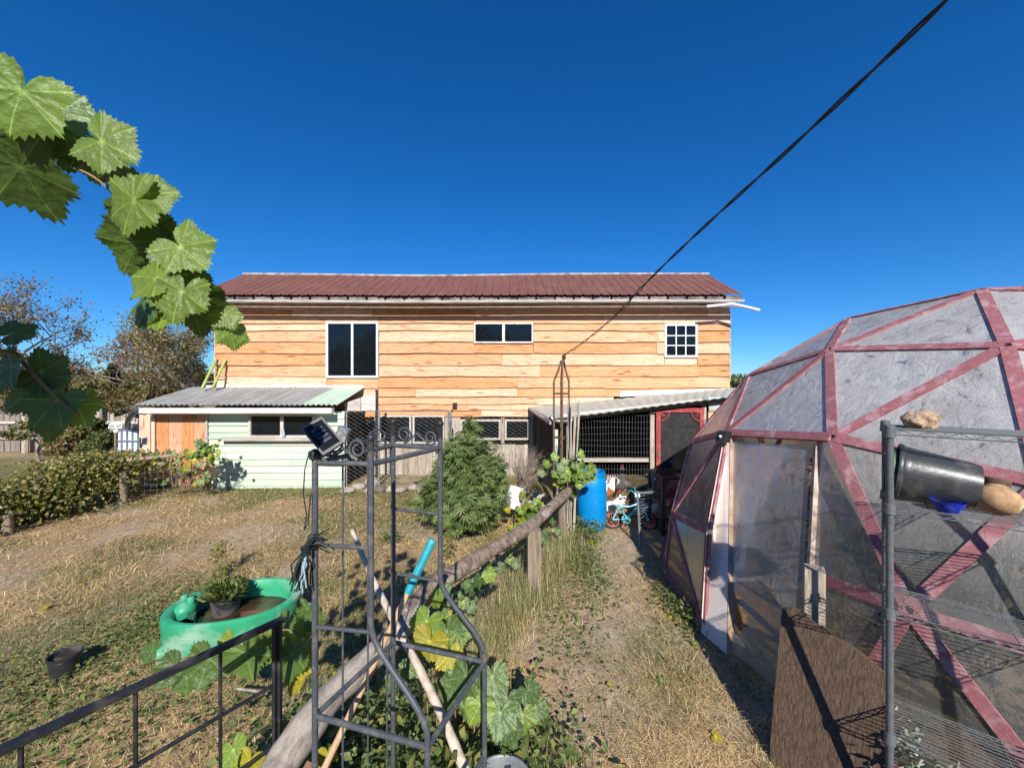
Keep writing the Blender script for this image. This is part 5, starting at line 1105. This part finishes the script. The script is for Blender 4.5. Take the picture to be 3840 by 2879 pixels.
# ================================================================ HENS
CHK = attrmat('feathers', .8)
def chicken(label, loc, yaw, s_, cbody, cneck, ctail, sitting=False, comb=True):
    t = thing('chicken', label, 'chicken', loc, 'hens in the run'); Rz = Matrix.Rotation(yaw, 3, 'Z'); L = Vector(loc); dz = -.10 if sitting else 0
    def W(p): return Rz @ (Vector(p)*s_)+L+Vector((0,0,dz*s_))
    path = [(-.27,.36),(-.21,.33),(-.15,.27),(-.08,.235),(.0,.22),(.07,.235),(.12,.275),(.145,.33),(.155,.375),(.17,.405),(.195,.41)]
    rad = [.012,.04,.07,.098,.108,.10,.075,.052,.040,.036,.018]
    Q = cat_rom([Vector((x, 0, z)) for x, z in path], 3); fr = np.interp(np.linspace(0, len(path)-1, len(Q)), range(len(path)), rad)
    k = MB(); k.tube([W(q) for q in Q], [r*s_ for r in fr], 14); V = np.array(k.V); cols = []
    n = 14
    for i in range(len(Q)):
        f = i/(len(Q)-1); c = ctail if f < .14 else (cbody if f < .58 else cneck); cols += [c]*n
    cols = np.array(cols)*(1+RNG.normal(0,.1,(len(cols),1)))
    tri = []
    for f in k.F:
        for a in range(1, len(f)-1): tri.append((f[0], f[a], f[a+1]))
    o = mass('body', V, np.array(tri), np.clip(cols,0,1), CHK, t, kind=None); o.data.polygons.foreach_set('use_smooth', [True]*len(o.data.polygons))
    REDC = flat('comb_red', (.45,.03,.03), .6); YLW = flat('beak_horn', (.45,.30,.10), .5)
    if comb:
        k = MB(); k.prism([W((.135,-.004,.435)), W((.15,-.004,.465)), W((.165,-.004,.445)), W((.18,-.004,.47)), W((.195,-.004,.44)), W((.205,-.004,.42)), W((.16,-.004,.425))], Rz @ Vector((0,.008,0))*s_); k.build('comb', REDC, t)
        k = MB(); k.ball(W((.192,0,.375)), .016*s_, 8); k.build('wattle', REDC, t, smooth=True)
    k = MB(); k.tube([W((.195,0,.41)), W((.228,0,.40))], [.012*s_, .002*s_], 6); k.build('beak', YLW, t)
    for sy in (-1, 1):
        k = MB(); k.ball(W((-.03, sy*.085, .235)), (.095*s_, .03*s_, .055*s_), 10); w_ = k.build('wing', flat('wing_%s' % label[:5], cbody), t, smooth=True)
        if not sitting:
            k = MB(); k.tube([W((.01, sy*.045, .14)), W((.015, sy*.045, .02)), W((.05, sy*.045, .008))], .009*s_, 6); k.tube([W((.015, sy*.045, .015)), W((.045, sy*.07, .006))], .006*s_, 5); k.build('leg', YLW, t, smooth=True)
    k = MB()
    for i in range(5): a = -.03+.015*i; k.prism([W((-.22,a,.31)), W((-.30-.012*i,a*2,.42)), W((-.36,a*2.4,.40-.02*i)), W((-.25,a,.28))], Rz @ Vector((0,.006,0))*s_)
    k.build('tail', flat('tail_%s' % label[:5], ctail), t)
chicken('white-necked rooster with rusty body standing behind the blue barrel', (X_(2262,7.1), 7.1, .12), R_(20), 1.25, (.32,.11,.04), (.78,.74,.70), (.10,.07,.05))
chicken('grey hen standing inside the wire run', (X_(2322,8.0), 8.0, 0), R_(60), 1.45, (.12,.10,.09), (.10,.08,.075), (.55,.52,.48))
V, F = blob('h', None, (.55,.35,.16), 3, None, .3, 3, flatb=.2); k = MB(); k.add([v_+Vector((X_(2310,7.15), 7.2, .02)) for v_ in V], F); tag(k.build('straw_heap', M('straw_heap', (.40,.29,.17), (.20,.14,.08), scale=30, rough=1, bump=1, bd=.03), smooth=True), 'low heap of old straw under the rooster', 'straw')
chicken('small white hen half hidden behind the blue barrel', (X_(2280,6.85), 6.85, 0), R_(200), .95, (.75,.74,.70), (.75,.74,.70), (.7,.7,.66), comb=False)
chicken('brown hen crouching in straw behind the bicycle handlebars', (X_(2362,7.2), 7.2, 0), R_(160), 1.1, (.10,.055,.03), (.07,.04,.025), (.06,.04,.03), True)
chicken('pale buff hen resting behind the bicycle', (X_(2425,6.95), 6.95, 0), R_(150), 1.1, (.62,.56,.47), (.62,.56,.47), (.5,.45,.4), True)

# ================================================================ BICYCLE
AQUA = flat('aqua_frame', (.10,.50,.58), .35); TYRE = flat('tyre_rubber', (.03,.03,.03), .8); REDR = flat('red_rim', (.50,.06,.05), .45)
bike = thing('kids_bicycle', 'small aqua kids bicycle with red wheels leaning on the wire run', 'bicycle', Vector((1.95,6.4,0)))
bu = Vector((1,-.10,0)).normalized(); bt = Vector((-.03,.42,.9)).normalized(); bn = bu.cross(bt).normalized(); B0_ = Vector((X_(2300,6.35), 6.35, 0))
def bp(x, h, s_=0): return B0_+bu*x+bt*h+bn*s_
for cx in (0.0, .58):
    wh = MB(); r = .15; wh.tube([bp(cx+(r-.022)*math.cos(g), r+.0+(r-.022)*math.sin(g)) for g in np.linspace(0, 2*math.pi, 29)[:-1]], .024, 8, closed=True); ty = wh.build('tyre', TYRE, bike, smooth=True)
    k = MB(); k.tube([bp(cx+.108*math.cos(g), r+.108*math.sin(g)) for g in np.linspace(0, 2*math.pi, 29)[:-1]], .012, 8, closed=True); k.build('rim', REDR, ty, smooth=True)
    for i in range(8): g = i*math.pi/4; k = MB(); k.tube([bp(cx, r), bp(cx+.105*math.cos(g), r+.105*math.sin(g))], .0035, 4, cap=False); k.build('spoke', REDR, ty)
    k = MB(); k.tube([bp(cx, r, -.04), bp(cx, r, .04)], .018, 8); k.build('hub', TYRE, ty, smooth=True)
def bt_(pts, r, nm='frame_tube', mt=AQUA): k = MB(); k.tube(pts, r, 8); k.build(nm, mt, bike, smooth=True)
HT, BBk, ST = bp(.50,.44), bp(.24,.17), bp(.16,.38)
bt_([bp(0,.15,.05), BBk, bp(0,.15,-.05)], .013); bt_([bp(0,.15,.05), ST, bp(0,.15,-.05)], .012); bt_([ST, BBk], .016); bt_([BBk, bp(.38,.28), HT], .024); bt_([ST, bp(.33,.37), HT], .018)
bt_([HT, bp(.535,.34), bp(.56,.25,.05), bp(.58,.15,.05)], .014, 'fork'); bt_([bp(.535,.34), bp(.56,.25,-.05), bp(.58,.15,-.05)], .014, 'fork'); bt_([HT, bp(.46,.58)], .014, 'stem')
bt_([bp(.38,.66,.19), bp(.42,.66,.12), bp(.46,.58,.03), bp(.46,.58,-.03), bp(.42,.66,-.12), bp(.38,.66,-.19)], .012, 'handlebar')
for sd in (.19, -.19): bt_([bp(.38,.66,sd), bp(.34,.655,sd*1.15)], .018, 'grip', TYRE)
k = MB(); k.obox(bp(.47,.57,.04), bu*.04, bt*.045, bn*.008); k.build('handlebar_plate', AQUA, bike)
k = MB(); k.tube([bp(.05,.42), bp(.12,.43), bp(.20,.425), bp(.25,.42)], [.035,.055,.035,.012], 10); k.build('saddle', flat('saddle_white', (.65,.62,.58)), bike, smooth=True)
k = MB(); k.tube([bp(.24+.06*math.cos(g), .17+.06*math.sin(g), -.035) for g in np.linspace(0, 6.283, 17)[:-1]], .014, 6, closed=True); k.build('chain_guard', AQUA, bike, smooth=True)
k = MB(); k.tube([bp(.24,.17,-.05), bp(.17,.06,-.05)], .01, 6); k.obox(bp(.17,.055,-.08), bu*.035, bt*.012, bn*.03); k.build('pedal', flat('red_pedal', (.45,.05,.06)), bike)
k = MB(); k.tube([bp(.02,.03,-.17+.03*i) for i in range(2)], .06, 14); k.build('training_wheel', TYRE, bike, smooth=True)
k = MB(); k.ball(G(2335,1900)+Vector((0,.55,.18)), (.10,.05,.05), 10); tag(k.build('toy_ball', M('red_blue_toy', (.55,.10,.08), (.08,.25,.60), scale=7, rough=.5), smooth=True), 'red and blue toy lying in straw behind the bicycle', 'toy')
# metal grille leaning by the path and the black dog crate behind it
gr = thing('metal_grille', 'grey metal shelf grille standing upright by the path', 'grille', G(2402,2053)); gy = 5.66
STEEL = M('dull_steel', (.36,.37,.38), (.22,.22,.23), scale=14, rough=.5, metal=.5)
k = MB(); k.beam((X_(2402,gy), gy, 0), (X_(2394,gy), gy+.05, Z_(1850,gy)), .035, .012); k.build('upright', STEEL, gr)
k = MB(); k.beam((X_(2390,gy), gy+.05, Z_(1852,gy)), (X_(2490,gy), gy+.25, Z_(1862,gy)), .03, .012, up=(0,1,0)); k.build('top_bar', STEEL, gr)
for i in range(14): z = .14+i*.046; k = MB(); k.tube([(X_(2402,gy), gy+.03, z), (X_(2402,gy)+.26-.09*(i < 8)-.05*(i % 3), gy+.2, z-.012)], .0055, 5); k.build('cross_bar', STEEL, gr)
cr = thing('dog_crate', 'black metal wire crate in front of the red screen door', 'crate', (2.55, 6.2, 0)); c0, c1, cy0, cy1, cz1 = X_(2487,6.1), X_(2487,6.1)+.62, 6.1, 6.7, .92
for (x, y) in ((c0,cy0),(c1,cy0),(c0,cy1),(c1,cy1)): k = MB(); k.box(x-.025, x+.025, y-.025, y+.025, 0, cz1); k.build('corner_post', BLACKM, cr)
for z in (.05, .45, cz1-.02):
    for (a, b) in (((c0,cy0),(c1,cy0)), ((c0,cy0),(c0,cy1)), ((c1,cy0),(c1,cy1)), ((c0,cy1),(c1,cy1))): k = MB(); k.beam((*a, z), (*b, z), .03, .03); k.build('rail', BLACKM, cr)
for i in range(1, 12): k = MB(); x = c0+(c1-c0)*i/12; k.tube([(x, cy0, .05), (x, cy0, cz1-.02)], .005, 4, cap=False); k.build('bar', BLACKM, cr)
for i in range(1, 12): k = MB(); y = cy0+(cy1-cy0)*i/12; k.tube([(c0, y, cz1), (c1, y, cz1)], .005, 4, cap=False); k.build('bar', BLACKM, cr)
wg = grid(0, .5, 0, .35, .03, .05, 0, .0022); wg.V = [(X_(2420,6)+v[0]*.95, 5.95+v[0]*.3, .42+v[2]+v[0]*.25) for v in wg.V]; tag(wg.build('wire_basket_panel', STEEL), 'crumpled wire mesh panel between the bicycle and the black crate', 'wire panel')

# ================================================================ LEAF CLUMPS ALONG THE LOG
pv2 = thing('grape_vine', 'lime and yellow grape leaves spilling over the log end by the barrel', 'vine', P(2100,1850,5.8)); rb = random.Random(14)
for i in range(64):
    u, v = rb.gauss(2135,42), rb.gauss(1775,26); kk = rb.choice('llggpl') if u > 2100 else rb.choice('yllg'); px_leaf(pv2, u, v, 5.75+rb.uniform(-.18,.15), rb.uniform(34,56), rb.uniform(30,150), (rb.gauss(0,.4),-1,rb.uniform(.1,.8)), kk, True)
k = MB(); k.tube([P(2080,1880,5.8), P(2095,1820,5.75), P(2130,1790,5.75)], [.012,.01,.006], 6); k.tube([P(2075,2030,5.7), P(2070,1930,5.7), P(2085,1860,5.72)], [.012,.01,.006], 6); k.build('stem', CANE, pv2)
pv3 = thing('squash_plant', 'broad yellow-green squash leaves under the white bucket', 'plant', G(1940,1990))
for i in range(46): px_leaf(pv3, rb.gauss(1965,45), rb.gauss(1935,32), 6.3+rb.uniform(-.25,.25), rb.uniform(30,56), rb.uniform(20,160), (rb.gauss(0,.4),-.7,.8), rb.choice('llgyl'), True)
k = MB()
for i in range(14): a = P(rb.gauss(1965,35), rb.gauss(1935,25), 6.3); k.tube([(a.x, a.y+.05, 0), a], .006, 4)
k.build('stem', CANE, pv3)
pv4 = thing('grape_vine', 'grape leaves, some yellowed, behind the trellis legs on the logs', 'vine', G(1550,2700))
fr_ = [(1590,2350,2.45,150,100,'l'),(1680,2390,2.4,160,70,'g'),(1735,2370,2.4,120,20,'l'),(1600,2430,2.35,170,110,'y'),(1690,2480,2.3,130,90,'y'),(1740,2560,2.2,160,100,'g'),(1690,2600,2.2,150,120,'g'),(1850,2560,2.3,150,80,'g'),(1890,2640,2.25,150,110,'g'),(1990,2600,2.4,110,60,'g'),(1870,2700,2.2,160,100,'g'),(1960,2700,2.3,120,90,'l'),(1560,2500,2.3,120,60,'g'),(1840,2160,3.3,70,60,'l'),(1790,2180,3.25,60,120,'g'),(1880,2130,3.3,50,30,'g'),(1660,2220,3.0,70,90,'g'),(1630,2250,2.9,80,110,'l'),(1480,2560,2.1,90,70,'g'),(1790,2660,2.2,140,120,'l'),(1920,2760,2.2,130,70,'g'),(2020,2660,2.4,100,40,'g')]
for (u, v, y, s_, a, kk) in fr_: px_leaf(pv4, u, v, y, s_*1.1, a, (rb.gauss(0,.3),-.8,rb.uniform(.3,.8)), kk)
for i in range(60):
    f = rb.random(); u = 1560+ (2090-1560)*f+rb.gauss(0,25); v = 2320-(2320-1880)*f+rb.uniform(0,120); y = 2.7+3.0*f**1.2; px_leaf(pv4, u, v, y, rb.uniform(45,95)*2.6/y, rb.uniform(20,160), (rb.gauss(0,.4),-.8,.6), rb.choice('ggly'), True)
k = MB()
for i in range(10): a = P(1600+i*35, 2500+rb.uniform(-60,60), 2.35); k.tube([(a.x+rb.gauss(0,.06), a.y, .02), (a.x, a.y+.03, a.z*.5), a], [.006,.005,.003], 5)
k.build('stem', CANE, pv4, kind='stuff')
pv5 = thing('grape_vine', 'green and yellow grape leaves hanging behind the iron railing', 'vine', G(1000,2750))
for (u, v, y, s_, a, kk) in [(925,2475,2.05,200,75,'g'),(770,2500,2.2,190,110,'g'),(640,2520,2.3,150,130,'g'),(700,2560,2.25,120,80,'g'),(1010,2440,2.1,150,40,'l'),(1090,2480,2.1,190,80,'g'),(1150,2300,2.4,120,100,'g'),(1110,2400,2.3,130,60,'l'),(1180,2330,2.3,110,60,'g'),(1140,2440,2.2,120,120,'y'),(1100,2570,2.1,90,100,'y'),(1250,2560,2.2,70,100,'y'),(1240,2620,2.2,60,80,'y'),(1070,2340,2.45,110,100,'g'),(1130,2520,2.1,80,90,'y'),(860,2420,2.35,110,120,'l'),(560,2440,2.5,90,180,'g'),(1230,2840,1.95,90,80,'y'),(880,2830,1.95,130,60,'l'),(930,2870,1.9,120,110,'y')]:
    px_leaf(pv5, u, v, y, s_*1.1, a, (rb.gauss(0,.25),-.9,rb.uniform(.1,.6)), kk)
k = MB(); k.tube(cat_rom([P(1200,2700,2.2), P(1120,2380,2.3), P(900,2400,2.3), P(650,2480,2.35)], 8), .005, 6); k.build('cane', CANE, pv5, smooth=True)
sq = thing('silver_plant', 'silvery-leaved plant growing under the lowest rack shelf', 'plant', (2.15, 1.95, .1)); pts = []
for i in range(5):
    x0, y0 = 1.98+rb.uniform(0,.30), 2.05-rb.uniform(0,.30); h = rb.uniform(.35,.62)
    for j in range(70): f = rb.random(); pts.append((x0+rb.gauss(0,.05*(1.2-f)), y0+rb.gauss(0,.05), .12+h*f))
n = len(pts); rng = np.random.default_rng(2); TV, TF = diamond(.42); V, F, cc = inst(TV, TF, np.array(pts), frames(unit(n,rng)+np.array((0,-.2,-.3)), unit(n,rng)+np.array((0,-.8,.5))), rng.uniform(.035,.06,n), pick([(.30,.34,.27),(.22,.27,.18),(.36,.38,.32)], n, .15, rng)); mass('foliage', V, F, cc, LEAFA, sq)
# galvanised planter rim at the foot of the trellis
gp_ = G(1880,2960); k = MB(); k.lathe([(.001,0),(.12,0),(.15,.27),(.158,.275),(.158,.285),(.15,.285),(.145,.275),(.115,.02),(.001,.02)], (X_(1885,2.0), 1.93, .11), 30); tag(k.build('metal_planter', GALV, smooth=True), 'galvanised metal planter beside the trellis foot', 'planter')

# ================================================================ INSIDE THE GREENHOUSE
gb = thing('greenhouse_plants', 'straggly tomato-like plants growing inside the greenhouse', 'plants', (4.2, 3.8, 0)); pts = []; k = MB(); rb = random.Random(77)
for i in range(16):
    x, y = 5.0+rb.uniform(-1.9,1.6), 3.9+rb.uniform(-1.7,1.9)
    if x < 3.1: continue
    h = rb.uniform(.5,1.5); k.tube([(x,y,0),(x+rb.gauss(0,.08),y,h)], .012, 5)
    for j in range(130): f = rb.random(); pts.append((x+rb.gauss(0,.18), y+rb.gauss(0,.18), .1+h*f))
n = len(pts); rng = np.random.default_rng(3); TV, TF = diamond(.5); V, F, cc = inst(TV, TF, np.array(pts), frames(unit(n,rng), unit(n,rng)+np.array((0,-.3,.6))), rng.uniform(.07,.14,n), pick(GRN+[(.22,.20,.05)], n, .2, rng)); mass('foliage', V, F, cc, LEAFA, gb); k.build('stem', TRUNK, gb, kind='stuff')

# ================================================================ GRASS, STRAW AND WEEDS
def scatter(n, x0, x1, y0, y1, dens, rng, p=1.3):
    """more pieces close to the viewpoint; dens(x, y) keeps 0..1"""
    u = rng.random(n); a, b = y0**(1-p), y1**(1-p); y = (a+(b-a)*u)**(1/(1-p)); x = rng.uniform(-1,1,n)*(y*1.42+.4); keep = (x > x0) & (x < x1) & (rng.random(n) < dens(x, y)); return x[keep], y[keep]
def blocked(x, y):
    b = (y > 8.86) & (x > SX0) & (x < SX1); b |= y > 10.2; b |= np.hypot(x-DC.x, y-DC.y) < DR-.05
    a = R_(14); px_, py_ = x+2.70, y-3.77; lx, ly = px_*math.cos(a)+py_*math.sin(a), -px_*math.sin(a)+py_*math.cos(a); b |= (lx/.60)**2+(ly/.44)**2 < 1; return b
def green(x, y):
    g = vnoise(x, y, 1.1, 21)*.65+vnoise(x, y, .4, 22)*.35
    g = g+.16*(np.abs(y-8.7) < .5)+.22*np.exp(-((x+3.9)**2+(y-3.0)**2)/1.6)+.25*np.exp(-((x+3.3)**2+(y-3.9)**2)/.35)+.1*(x < -7.5)+.10*np.exp(-((x-.6)**2)/.08)*(y > 3.2)*(y < 6.5)
    return g
def blades(name, x, y, L, wd, pitch, cols, rng, mat=STRAW, lift=.01, curve=.3):
    n = len(x); yaw = rng.uniform(0, 6.283, n); L = L*np.ones(n); sc_ = np.clip(y/3.5, .8, 2.2); wd = wd*sc_
    d = np.stack([np.cos(yaw)*np.cos(pitch), np.sin(yaw)*np.cos(pitch), np.sin(pitch)], 1); s_ = np.stack([-np.sin(yaw), np.cos(yaw), 0*yaw], 1)
    b = np.stack([x, y, gz(x, y)+lift], 1); m_ = b+d*(L*.55)[:,None]; e = b+d*L[:,None]; e[:,2] -= curve*L*np.abs(np.cos(pitch))*.5; e[:,2] = np.maximum(e[:,2], b[:,2]-.004)
    wj = (s_*wd[:,None])*.5; V = np.stack([b-wj, b+wj, m_+wj*.8, m_-wj*.8, e], 1).reshape(-1,3); o = np.arange(n)*5
    F = np.concatenate([np.stack([o,o+1,o+2],1), np.stack([o,o+2,o+3],1), np.stack([o+3,o+2,o+4],1)]); return mass(name, V, F, np.repeat(cols, 5, 0), mat)
rng = np.random.default_rng(101)
x, y = scatter(300000, -10.5, 6, 2.0, 10.2, lambda x, y: (~blocked(x, y))*(.24+.76*np.clip(path_d(x,y)/.5-.3,0,1))*(1-.75*np.clip((vnoise(x,y,.9,41)*.7+vnoise(x,y,.3,42)*.3-.56)*8,0,1))*np.clip(1.0-.55*np.clip((green(x,y)-.55)*4,0,1), .12, 1)*(.35+.65*(vnoise(x,y,.35,31) > .35)), rng)
n = len(x); blades('straw_litter', x, y, rng.uniform(.03,.19,n), rng.uniform(.002,.0045,n), rng.normal(.10,.2,n), pick([(.64,.45,.23),(.74,.55,.30),(.56,.39,.20),(.44,.29,.15),(.68,.48,.22),(.28,.18,.10)], n, .2, rng), rng, lift=.008)
x, y = scatter(230000, -10.5, 6, 2.0, 10.2, lambda x, y: (~blocked(x, y))*np.clip((green(x,y)-.46)*2.4,.03,1)*np.clip(path_d(x,y)/.45-.35,.03,1), rng)
n = len(x); blades('grass_blades', x, y, rng.uniform(.03,.10,n), rng.uniform(.003,.006,n), rng.uniform(.35,1.3,n), pick([(.17,.20,.06),(.22,.235,.08),(.28,.27,.10),(.40,.34,.16),(.14,.18,.05)], n, .2, rng), rng, LEAFA, .0, .6)
# ground-cover weeds: small broad leaves
def weeds(name, cx, cy, sx, sy, n, size, cols, h=.05, seed=0):
    r_g = np.random.default_rng(seed); x = r_g.normal(cx, sx, n); y = r_g.normal(cy, sy, n); ok = ~blocked(x, y) & (y > 1.95); x, y = x[ok], y[ok]; n = len(x)
    pos = np.stack([x, y, gz(x,y)+r_g.uniform(.004,h,n)], 1); TV, TF = diamond(.55); V, F, cc = inst(TV, TF, pos, frames(unit(n,r_g)*(1,1,.3), unit(n,r_g)*.6+np.array((0,-.2,1))), r_g.uniform(*size, n), pick(cols, n, .2, r_g)); return V, F, cc
WG = [(.12,.17,.05),(.16,.205,.06),(.20,.235,.075),(.10,.145,.045)]
parts = [weeds('w', -3.3,2.7,1.0,.35,1900,(.03,.06),WG,.06,1), weeds('w', -3.75,3.2,.5,.4,1500,(.025,.05),WG,.08,2), weeds('w', -3.5,3.9,.3,.35,1800,(.025,.05),WG,.12,3), weeds('w', .55,4.0,.18,.5,700,(.02,.045),WG,.05,4), weeds('w', .95,5.0,.15,.5,1500,(.02,.05),WG,.10,5), weeds('w', 1.75,4.1,.10,.25,500,(.03,.06),WG,.08,6), weeds('w', -.35,2.3,.4,.25,1500,(.03,.07),WG,.18,7), weeds('w', -1.0,2.25,.3,.3,1600,(.035,.07),WG,.25,8), weeds('w', 1.15,6.05,.15,.3,900,(.03,.06),WG,.25,9), weeds('w', -.6,2.15,.4,.22,1300,(.04,.085),WG+[(.30,.28,.08)],.42,21), weeds('w', -1.25,2.3,.2,.25,900,(.04,.08),WG,.35,22), weeds('w', .0,2.6,.25,.3,600,(.03,.07),WG,.22,23), weeds('w', 2.05,2.35,.12,.15,500,(.03,.06),WG,.15,10), weeds('w', -5,8.5,2.5,.3,1200,(.03,.06),WG,.06,11), weeds('w', -1.5,6.9,1.2,.6,900,(.03,.05),WG,.05,12)]
Vs, Fs, Cs, o = [], [], [], 0
for V, F, cc in parts: Vs.append(V); Fs.append(F+o); Cs.append(cc); o += len(V)
mass('ground_weeds', np.concatenate(Vs), np.concatenate(Fs), np.concatenate(Cs), LEAFA)
# tall dry weeds under the log rail
r_g = np.random.default_rng(55); n = 6800; t_ = r_g.random(n)**.8; x = -.75+1.5*t_+r_g.normal(.08,.14,n); y = 2.75+3.0*t_+r_g.normal(0,.15,n); 
blades('tall_weeds', x, y, r_g.uniform(.08,.36,n), r_g.uniform(.003,.006,n), r_g.uniform(.5,1.45,n), pick([(.46,.40,.22),(.36,.33,.15),(.24,.27,.09),(.52,.44,.27),(.28,.29,.11)], n, .2, r_g), r_g, LEAFA, 0, .3)
n = 2600; x = r_g.normal(-.55,.5,n); y = 2.25+r_g.normal(0,.25,n); ok = y > 1.9; blades('tall_weeds', x[ok], y[ok], r_g.uniform(.1,.4,ok.sum()), r_g.uniform(.004,.007,ok.sum()), r_g.uniform(.7,1.5,ok.sum()), pick(WG+[(.25,.22,.1)], ok.sum(), .2, r_g), r_g, LEAFA, 0, .4)
# grass in the pond pot
pg = thing('potted_grass', 'tuft of green grass growing in the pot in the pond', 'grass', (-2.86,3.84,.27)); n = 1500; a = r_g.uniform(0,6.283,n); rr = .11*np.sqrt(r_g.random(n)); x, y = -2.86+rr*np.cos(a), 3.84+rr*np.sin(a); L = r_g.uniform(.05,.17,n)
d = np.stack([np.cos(a)*.5, np.sin(a)*.5, np.ones(n)], 1)+r_g.normal(0,.3,(n,3)); d /= np.linalg.norm(d,axis=1,keepdims=True); TV, TF = diamond(.03,1,.25); V, F, cc = inst(TV, TF, np.stack([x,y,.28+0*x],1), frames(d, unit(n,r_g)), L, pick([(.20,.30,.07),(.27,.35,.10),(.34,.36,.15)], n, .2, r_g)); mass('foliage', V, F, cc, LEAFA, pg)
# sprig behind the pond and a few others
for i, (u, v, y, h, nn_, lb, cs) in enumerate([(830,2120,4.6,.42,200,'tall yellow-green weed standing behind the pond tub',[(.20,.20,.04),(.14,.16,.04)]), (1680,2100,4.9,.35,120,'pale upright weed between trellis and log rail',[(.22,.22,.06)]), (1470,2030,5.5,.16,160,'leafy green weed tuft in the straw beyond the trellis',WG), (1540,1895,7.2,.1,120,'small dock weed before the row of stones',WG), (2640,2330,3.75,.16,60,'bright green dock weed at the greenhouse corner',[(.16,.24,.05)])]):
    g = G(u, v if i else 2160); t = thing('weed', lb, 'weed', (g.x, g.y, 0)); n = nn_; f = r_g.random(n); pos = np.stack([g.x+r_g.normal(0,.045+.05*(h < .3),n), g.y+r_g.normal(0,.05,n), .01+h*f], 1); TV, TF = diamond(.4)
    V, F, cc = inst(TV, TF, pos, frames(unit(n,r_g)+np.array((0,0,.3)), unit(n,r_g)+np.array((0,-.6,.6))), r_g.uniform(.03,.07,n)*(1.6 if i == 4 else 1), pick(cs, n, .15, r_g)); mass('foliage', V, F, cc, LEAFA, t)
    k = MB(); k.tube([(g.x, g.y, 0), (g.x+.01, g.y, h)], .005, 5); k.build('stem', CANE, t)
# fallen leaves on the path
for i, (u, v, s_, kk, lb) in enumerate([(2213,2045,46,'y','large bright yellow fallen leaf on the path by the barrel'), (2285,2580,22,'y','small yellow leaf lying in the middle of the path'), (2482,2565,24,'l','pale yellow leaf on the path near the plywood'), (2515,2318,24,'y','yellow leaf on the soil at the greenhouse edge'), (2690,2780,40,'y','bright yellow leaf lying below the plywood'), (2605,2425,22,'p','pinkish dry leaf on the soil by the doorway'), (300,2200,24,'y','orange dry leaf on the straw left of the pond'), (165,2290,30,'y','curled orange leaf near the black pot')]):
    g = G(u, v); t = thing('fallen_leaf', lb, 'leaf', g, 'fallen leaves'); leaf_obj(t, LR.choice(GMS[kk]), g+Vector((0,0,.03)), (LR.uniform(-1,1), LR.uniform(-1,1), 0), (LR.uniform(-.3,.3), -.4, 1), s_*.5*g.y/FPX*1.3)

# print on the plastic film
def film_print(poly, pa, pb, size, seed):
    n_ = (poly[1]-poly[0]).cross(poly[2]-poly[0]).normalized(); rg = random.Random(seed); O = Vector((0,0,CH))
    if n_.dot(poly[0]-DC) < 0: n_ = -n_
    def hit(u, v): d = Vector(((u-CU)/FPX, 1, -(v-CV)/FPX)); return O+d*((poly[0]-O).dot(n_)/d.dot(n_))+n_*.004
    a, b = hit(*pa), hit(*pb); d = (b-a).normalized(); w_ = n_.cross(d); k = MB(); L = (b-a).length; q = 0
    while q < L:
        if rg.random() < .86:
            for r in range(4): c = a+d*(q+rg.uniform(0,size*.6))+w_*rg.uniform(-size*.55,size*.55); e = d*rg.uniform(.1,.5)*size; g = w_*rg.uniform(.05,.12)*size; (e, g) = (e, g) if rg.random() < .5 else (w_*rg.uniform(.1,.45)*size, d*.07*size); k.add([c-e-g, c+e-g, c+e+g, c-e+g], [(0,1,2,3)])
        q += size*.9
    k.build('film_print', flat('black_print', (.02,.02,.022), .6), dome, kind='stuff')
film_print((V6, HUB, MR), (3318,2050), (3300,2190), .016, 1); film_print((V6, HUB, MR), (3340,2050), (3326,2200), .014, 4)
film_print((MR, HUB, B1), (3296,2260), (3290,2340), .035, 2); film_print((L0_, L1, B0), (2583,1920), (2572,2130), .018, 3)
